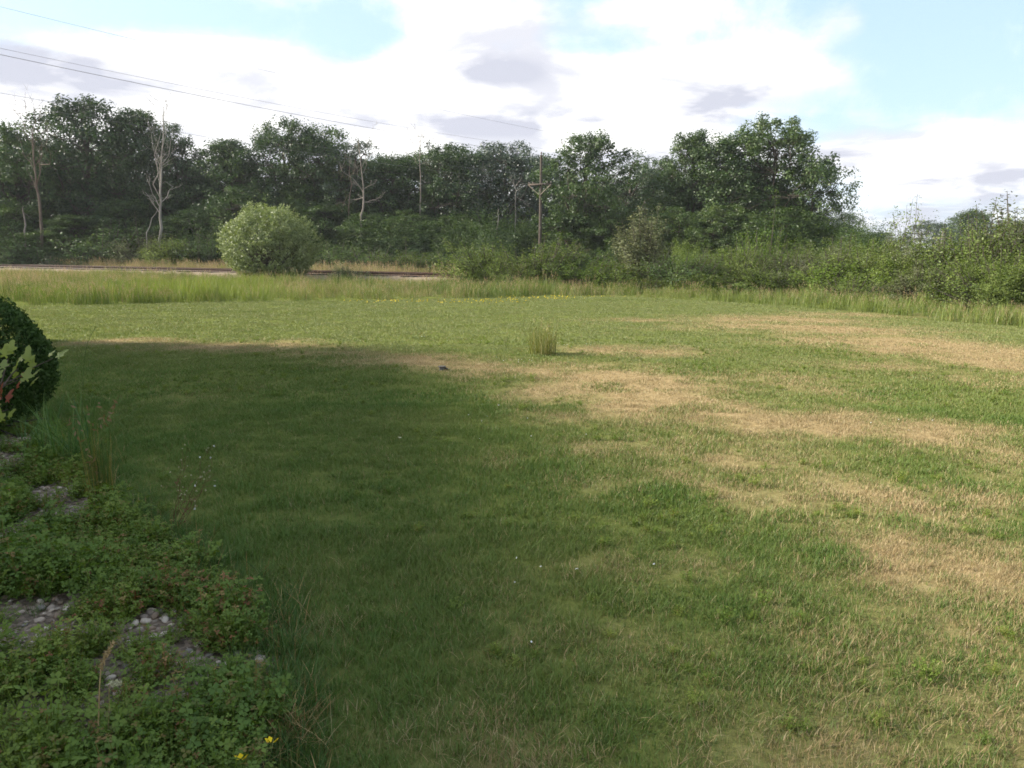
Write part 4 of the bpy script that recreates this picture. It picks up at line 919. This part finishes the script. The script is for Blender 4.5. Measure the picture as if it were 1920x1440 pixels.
M['tuft'] = tuft_mat('tall_tuft_blades', [(0, (.085, .115, .022)), (.5, (.14, .155, .034)), (1, (.26, .22, .08))], (.28, .24, .10))
v = ground_at(192, 948); solid_grass('reed_grass', 'upright yellowish reed grass clump with rusty plumes at the bed edge', (v.x, v.y, 0), 701, 150, .085, .56, .0048, .24, .35, .10, .5, .5, M['reed'])
v = ground_at(130, 870); solid_grass('fan_grass', 'green fountain of long grass blades beside the dark globe shrub', (v.x, v.y, 0), 702, 130, .20, .55, .009, .95, .8, 0, .05, .5, M['fan'])
v = ground_at(75, 850); solid_grass('fan_grass', 'smaller green grass tuft at the foot of the dark globe shrub', (v.x, v.y, 0), 703, 60, .14, .36, .008, 1.0, .8, 0, .05, .5, M['fan'])
v = ground_at(1018, 664); solid_grass('tall_grass_tuft', 'single tall unmown grass tuft standing in the middle of the lawn', (v.x, v.y, 0), 704, 330, .24, .52, .007, .75, .35, .06, .3, .6, M['tuft'])
v = ground_at(490, 1390); solid_grass('dry_grass_tuft', 'dead straw-brown grass tuft by the yellow flower', (v.x, v.y, 0), 705, 60, .06, .075, .003, 1.1, .8, 0, .9, .5, M['reed'])

# ------------------------------------------------------------------ dark globe shrub at the left edge
def globe():
    rng = np.random.default_rng(811); fo = MB(); Y = 6.9
    R = 150 / FPX * Y; cx = at(-70, 700, Y).x; Hh = at(0, 570, Y).z * 1.02 + .05
    o = thing('globe_arborvitae', 'dark green clipped globe-shaped evergreen at the left picture edge', 'shrub', (cx, Y, 0))
    n = 30000
    d = rand_dirs(rng, n); d[:, 2] = rng.uniform(-.75, 1, n); q = np.sqrt(np.maximum(0, 1 - d[:, 2] ** 2)); a = rng.random(n) * 6.283; d[:, 0] = q * np.cos(a); d[:, 1] = q * np.sin(a)
    lump = 1 + .05 * np.sin(5 * a + 3 * d[:, 2]) + .05 * (fbm(a * 3, d[:, 2] * 5, 3) - .5) + rng.normal(size=n) * .018
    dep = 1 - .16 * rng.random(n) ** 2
    P = d * (lump * dep)[:, None] * np.array([R, R, Hh * .52]) + np.array([0, 0, Hh * .50])
    P[:, 2] = np.maximum(P[:, 2], .03)
    nn = unit(np.cross(d, np.array([0, 0, 1.])) * rng.choice([-1, 1], n)[:, None] * .8 + d * .5 + rng.normal(size=(n, 3)) * .35)
    V, F = leaf_quads(rng, P, nn, .036 * rng.uniform(.6, 1.4, n), .45, .05)
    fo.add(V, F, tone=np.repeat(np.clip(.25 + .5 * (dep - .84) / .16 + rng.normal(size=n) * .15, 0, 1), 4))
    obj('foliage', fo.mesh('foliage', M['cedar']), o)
    obj('trunk', mesh_np('trunk', *(lambda z: (z[0], [z[1]]))(tube(np.array([(0, 0, -.05), (0, 0, .3), (.03, 0, .7)]), [.06, .05, .03], 7)), M['bark'], None, True), o)
    # inner twiggy core that keeps light from passing straight through
    st = MB()
    for k in range(60):
        dd = rand_dirs(rng, 1)[0]; dd[2] = abs(dd[2]); st.add(*tube(bent(rng, (0, 0, .15), dd * np.array([R, R, Hh * .9]) * .85, 4, .05), np.linspace(.014, .005, 4), 4))
    obj('branch', st.mesh('branch', M['bark'], True), o)
globe()

# ------------------------------------------------------------------ sapling with lobed leaves reaching in from the left
M['vine'] = leaf_mat('yellow_green_lobed_leaf', [(0, (.15, .19, .028)), (.5, (.23, .28, .045)), (1, (.31, .35, .075))], .35, .04, attr_name='none')
M['rustleaf'] = leaf_mat('rust_red_leaf', [(0, (.16, .045, .022)), (.5, (.24, .075, .035)), (1, (.30, .12, .05))], .25, .03, attr_name='none')
def lobed_leaf(seed, s):
    rng = np.random.default_rng(seed); out = []
    for th, r in [(0, .12), (25, .46), (42, .62), (55, .50), (68, .58), (78, .95), (90, 1.08), (102, .95), (112, .58), (125, .50), (138, .62), (155, .46), (180, .12), (200, .30), (235, .34), (262, .12), (278, .12), (305, .34), (340, .30)]:
        r *= rng.uniform(.9, 1.08); a = math.radians(th); x, y = r * math.cos(a), r * math.sin(a) * .95 + .10
        out.append((x * s, y * s, s * (-.45 * x * x - .30 * y * y + .12 * abs(x) + rng.normal() * .015)))
    V = np.array([(0, .10 * s, .01 * s)] + out); k = len(out)
    F = [(0, 1 + i, 1 + (i + 1) % k) for i in range(k)]
    return mesh_np('leaf', V, [F], M['vine'], None, True)
sapY = 3.1; root = at(-210, 900, sapY); root.z = 0
sap = thing('vine_sapling', 'young plant with lobed yellow-green and rust-red leaves at the left edge', 'plant', tuple(root))
LV = [lobed_leaf(900 + k, .052) for k in range(4)]
rt = np.array(root)
br = MB(); rng = np.random.default_rng(905)
br.add(*tube(bent(rng, (0, 0, -.05), np.array(at(-150, 680, sapY)) - rt, 7, .02), np.linspace(.011, .006, 7), 6))
def twig(pts, dy=0):
    P = np.array([np.array(at(px, py, sapY + dy + k * .01)) - rt for k, (px, py) in enumerate(pts)]); t = np.linspace(0, 1, 9); s = np.linspace(0, 1, len(P))
    br.add(*tube(np.stack([np.interp(t, s, P[:, k]) for k in range(3)], -1), np.linspace(.0045, .0016, 9), 5))
for pts in [[(-170, 760), (-40, 735), (25, 712), (60, 690), (100, 672)], [(-170, 780), (-60, 765), (5, 725), (40, 710)], [(-60, 745), (2, 720), (10, 690), (16, 672)], [(-170, 700), (-60, 690), (-10, 690), (20, 686)], [(-170, 830), (-60, 800), (-10, 775), (15, 768)], [(5, 726), (22, 702), (35, 690)]]: twig(pts)
obj('branch', br.mesh('branch', M['twig'], True), sap)
LEAVES = [(8, 668, 1.0, 0), (20, 660, .9, 0), (38, 676, 1.0, 0), (52, 678, 1.05, 0), (30, 690, .75, 0), (60, 690, .8, 0), (108, 670, .85, 0), (92, 668, .5, 0), (28, 708, .85, 0), (48, 712, 1.0, 0), (62, 706, .8, 0), (58, 722, .7, 0), (5, 690, .8, 0), (-6, 712, .9, 0), (38, 716, .6, 0), (-25, 680, 1.1, 0), (-40, 720, 1.1, 0), (4, 788, .95, 0), (16, 782, .7, 0), (-15, 765, 1.0, 0), (2, 742, 1.0, 1), (14, 752, .95, 1), (-8, 758, 1.1, 1), (32, 728, .5, 1), (40, 706, .4, 1), (-35, 790, 1.2, 0)]
for k, (px, py, s, rd) in enumerate(LEAVES):
    o = obj('leaf', LV[k % 4], sap, tuple(np.array(at(px, py, sapY + random.uniform(-.05, .05))) - rt), 0, s)
    o.rotation_euler = (math.radians(random.uniform(48, 100)), math.radians(random.uniform(-28, 28)), random.uniform(-.9, .9))
    if rd: set_mat(o, 'rustleaf'); o['label'] = 'rust-red leaf'

# ------------------------------------------------------------------ weeds with heads, stalks, flowers
M['straw'] = surf_mat('dry_straw_stalk', [(.3, (.26, .18, .08)), (.7, (.42, .31, .15))], 20, bump=.1)
M['redstem'] = surf_mat('reddish_weed_stem', [(.3, (.10, .060, .030)), (.7, (.17, .10, .050))], 20, bump=.1)
M['white'] = surf_mat('white_flower_head', [(.3, (.62, .62, .58)), (.7, (.78, .78, .75))], 20, bump=.1)
M['cream'] = surf_mat('cream_seed_head', [(.3, (.30, .29, .16)), (.7, (.45, .43, .28))], 20, bump=.1)
M['yellow'] = surf_mat('yellow_petals', [(.3, (.62, .44, .01)), (.7, (.75, .58, .02))], 20, bump=.1, rough=.6)
M['stalkgreen'] = surf_mat('green_stalk', [(.3, (.05, .09, .02)), (.7, (.09, .13, .03))], 20, bump=.1)
def weed_plant(name, label, foot, Y, tips, mat, heads, seed, r=.0022):
    rng = np.random.default_rng(seed); b = at(*foot, Y); b.z = 0; bb = np.array(b)
    o = thing(name, label, 'weed', tuple(b)); st = MB()
    for px, py in tips:
        tip = np.array(at(px, py, Y + rng.normal() * .04)) - bb
        pth = bent(rng, rng.normal(size=3) * .01 * np.array([1, 1, 0]), tip, 8, .015); st.add(*tube(pth, np.linspace(r, r * .4, 8), 5))
        for _ in range(5):
            k = rng.integers(4, 8); q = pth[k]; e = q + np.array([rng.normal() * .035, rng.normal() * .035, rng.uniform(.01, .05)])
            st.add(*tube(np.array([q, (q + e) / 2 + [0, 0, .004], e]), [r * .5, r * .4, r * .3], 4))
            hm = MB(); n_ = 14; V, F = leaf_quads(rng, e + rng.normal(size=(n_, 3)) * heads[1] * .25, rand_dirs(rng, n_), heads[1], .6); hm.add(V, F)
            obj('flower_head', hm.mesh('flower_head', M[heads[0] if rng.random() < heads[2] else 'cream']), o)
    for _ in range(14):
        k = rng.uniform(.1, .7); tip = np.array(at(*tips[rng.integers(len(tips))], Y)) - bb; q = tip * k; e = q + np.array([rng.normal() * .04, rng.normal() * .04, .02]); 
        V, F = leaf_quads(rng, np.array([(q + e) / 2]), unit(np.array([[rng.normal(), rng.normal(), 1.]])), .04, .2); st.add(V, F)
    obj('stem', st.mesh('stem', M[mat], True), o); return o
weed_plant('flowering_weed', 'thin reddish weed with tiny white heads leaning over the bed edge', (335, 1015), 4.55, [(398, 872), (378, 888), (402, 890), (388, 850), (372, 930)], 'redstem', ('white', .0085, .15), 21)
weed_plant('flowering_weed', 'thin weed with small cream heads left of the white-headed one', (330, 1008), 4.62, [(343, 855), (352, 840), (345, 915), (358, 905)], 'redstem', ('cream', .007, .0), 22)
def stalk(name, label, pts, Y, mat, r, plume=None, cat='grass stalk', plen=.5):
    rng = np.random.default_rng(int(pts[0][0])); b = np.array(at(*pts[0], Y)); 
    o = thing(name, label, cat, (b[0], b[1], 0))
    P = [np.array((0, 0, -.01))] + [np.array(at(px, py, Y)) - np.array([b[0], b[1], 0]) for px, py in pts]
    P = np.array(P); t = np.linspace(0, 1, 18); s = np.concatenate([[0], np.cumsum(np.linalg.norm(np.diff(P, axis=0), axis=1))]); s /= s[-1]
    Q = np.stack([np.interp(t, s, P[:, k]) for k in range(3)], -1)
    for _ in range(2): Q[1:-1] = (Q[:-2] + 2 * Q[1:-1] + Q[2:]) / 4
    obj('stem', mesh_np('stem', *(lambda z: (z[0], [z[1]]))(tube(Q, np.linspace(r, r * .45, 18), 6)), M[mat], None, True), o)
    if plume:
        hm = MB(); n_ = 90; u = 1 - plen + plen * rng.random(n_); k = np.clip((u * 17).astype(int), 0, 16); f = (u * 17 - k)[:, None]
        c = Q[k] * (1 - f) + Q[k + 1] * f + rng.normal(size=(n_, 3)) * .0035
        V, F = leaf_quads(rng, c, rand_dirs(rng, n_), .016, .3); hm.add(V, F); obj('seed_head', hm.mesh('seed_head', M[plume]), o)
    return o
stalk('dry_stalk', 'single upright dry straw stalk with a bent tip at the bottom left', [(181, 1440), (184, 1380), (186, 1300), (189, 1245), (198, 1228), (213, 1204)], 2.34, 'straw', .0032, 'straw', plen=.22)
stalk('seeding_grass', 'drooping pale seed head at the bottom left edge', [(215, 1440), (232, 1410), (250, 1388), (268, 1380), (280, 1385), (289, 1398)], 2.32, 'straw', .0022, 'cream', plen=.45)
stalk('seeding_grass', 'small pale broken seed head above the drooping one', [(198, 1440), (205, 1330), (204, 1275), (216, 1275), (228, 1282)], 2.36, 'straw', .0016, 'cream', plen=.12)
stalk('grass_stalk', 'thin dark curved grass stalk rising left of the shade edge', [(150, 860), (155, 760), (157, 680), (163, 640), (180, 612)], 6.3, 'stalkgreen', .003)
def flower(label, px, py, Y, foot, n_heads, seed):
    rng = np.random.default_rng(seed); b = at(*foot, Y); b.z = 0; bb = np.array(b); o = thing('yellow_flower', label, 'flower', tuple(b))
    top = np.array(at(px, py, Y)) - bb
    obj('stem', mesh_np('stem', *(lambda z: (z[0], [z[1]]))(tube(bent(rng, (0, 0, -.01), top, 6, .02), np.linspace(.0016, .001, 6), 5)), M['stalkgreen'], None, True), o)
    for k in range(n_heads):
        a = k * 6.283 / n_heads + rng.random(); d = np.array([math.cos(a) * .8, math.sin(a) * .3, .55]); c = top + d * .010
        e = np.cross(d, [0, 0, 1.]); e /= np.linalg.norm(e); s = .014
        V = np.array([c - d * s * .3, c + e * s * .7 + d * s * .5, c + d * s * 1.3 + [0, 0, .003], c - e * s * .7 + d * s * .5, c + d * s * .6 - [0, 0, .004]])
        obj('petal', mesh_np('petal', V, [np.array([(0, 1, 4), (1, 2, 4), (2, 3, 4), (3, 0, 4)])], M['yellow']), o)
    for k in range(6):
        q = top * rng.uniform(.1, .6) + rng.normal(size=3) * [.012, .012, 0]; V, F = leaf_quads(rng, np.array([q]), unit(np.array([[rng.normal(), rng.normal(), 1.5]])), .018, .5)
        obj('leaf', mesh_np('leaf', V, [F], M['stalkgreen']), o)
flower('bright yellow trefoil flower near the bottom edge by the dead grass tuft', 510, 1393, 2.20, (500, 1500), 5, 31)
flower('faded yellow flower at the bottom edge left of the bright one', 452, 1425, 2.15, (460, 1540), 4, 32)

# yellow and white dots of flowers across the lawn
def dots(name, n, size, mat, pts, label, seed, z=.05):
    rng = np.random.default_rng(seed); mb = MB()
    for (px, py, rx, ry, cnt) in pts:
        c = ground_at(px, py)
        for _ in range(cnt):
            x = c.x + rng.normal() * rx * c.y / FPX * .6; y = c.y + rng.normal() * ry * c.y ** 2 / (FPX * CAM_H) * .6
            V, F = leaf_quads(rng, np.array([(x, y, z)] * 3) + rng.normal(size=(3, 3)) * size * .2, unit(rng.normal(size=(3, 3)) * .5 + [0, 0, 1]), size, .9); mb.add(V, F)
    o = obj(name, mb.mesh(name, M[mat])); tag(o, label, 'flowers', kind='stuff')
dots('dandelion_flowers', 0, .035, 'yellow', [(760, 566, 60, 3, 40), (900, 566, 80, 4, 70), (1010, 560, 80, 3, 60), (690, 566, 40, 2, 15), (1080, 557, 60, 2, 25)], 'yellow flowers scattered along the far mown edge', 33, .05)
dots('clover_flowers', 0, .011, 'white', [(1070, 650, 50, 5, 12), (980, 680, 30, 4, 10), (700, 620, 60, 5, 3), (800, 640, 80, 8, 6), (1700, 800, 100, 20, 5), (940, 800, 200, 50, 8), (1000, 1100, 400, 100, 6)], 'white clover heads dotted in the lawn', 34, .045)

# small grey capped fixture standing in the dry strip
M['capgrey'] = surf_mat('weathered_grey_plastic', [(.3, (.10, .10, .10)), (.7, (.17, .17, .165))], 20, bump=.1, rough=.7)
M['capdark'] = surf_mat('dark_cap', [(.3, (.07, .06, .045)), (.7, (.11, .095, .075))], 20, bump=.1, rough=.6)
v = ground_at(829, 695); fx = thing('pipe_cap', 'small dark-topped grey ground fixture in the dry strip of lawn', 'pipe cap', (v.x, v.y, 0), 0, .75)
obj('body', mesh_np('body', *(lambda z: (z[0], [z[1]]))(tube(np.array([(0, 0, -.02), (0, 0, .03), (0, 0, .06), (0, 0, .07)]), [.055, .055, .05, .05], 14)), M['capgrey'], None, True), fx)
obj('cap', mesh_np('cap', *(lambda z: (z[0], [z[1]]))(tube(np.array([(0, 0, .068), (0, 0, .07), (0, 0, .085), (0, 0, .088), (0, 0, .0885)]), [.05, .078, .078, .07, .001], 16)), M['capdark']), fx)
obj('outlet', mesh_np('outlet', *(lambda z: (z[0], [z[1]]))(tube(np.array([(.04, 0, .045), (.09, -.01, .045), (.11, -.01, .03)]), [.018, .018, .016], 8)), M['capdark'], None, True), fx)
# a pale fallen leaf
v = ground_at(751, 832); lf = obj('fallen_leaf', LV[1], None, (v.x, v.y, .055), .6, .8); lf.rotation_euler = (.25, .15, .6); set_mat(lf, 'cream'); tag(lf, 'single pale fallen leaf lying on the shaded lawn', 'leaf')

# ------------------------------------------------------------------ summer haze
m, nt, N, L = new_mat('summer_haze')
pv = N('ShaderNodeVolumePrincipled'); pv.inputs['Color'].default_value = (.93, .96, 1.0, 1); pv.inputs['Density'].default_value = 0.00026; pv.inputs['Anisotropy'].default_value = 0.2
o_ = N('ShaderNodeOutputMaterial'); L(pv.outputs[0], o_.inputs['Volume'])
hz = obj('haze', mesh_np('haze', *(lambda q: (q[0], [q[1]]))(box(-2700, 2700, -2700, 2700, -1.2, 24)), m)); tag(hz, kind='stuff')
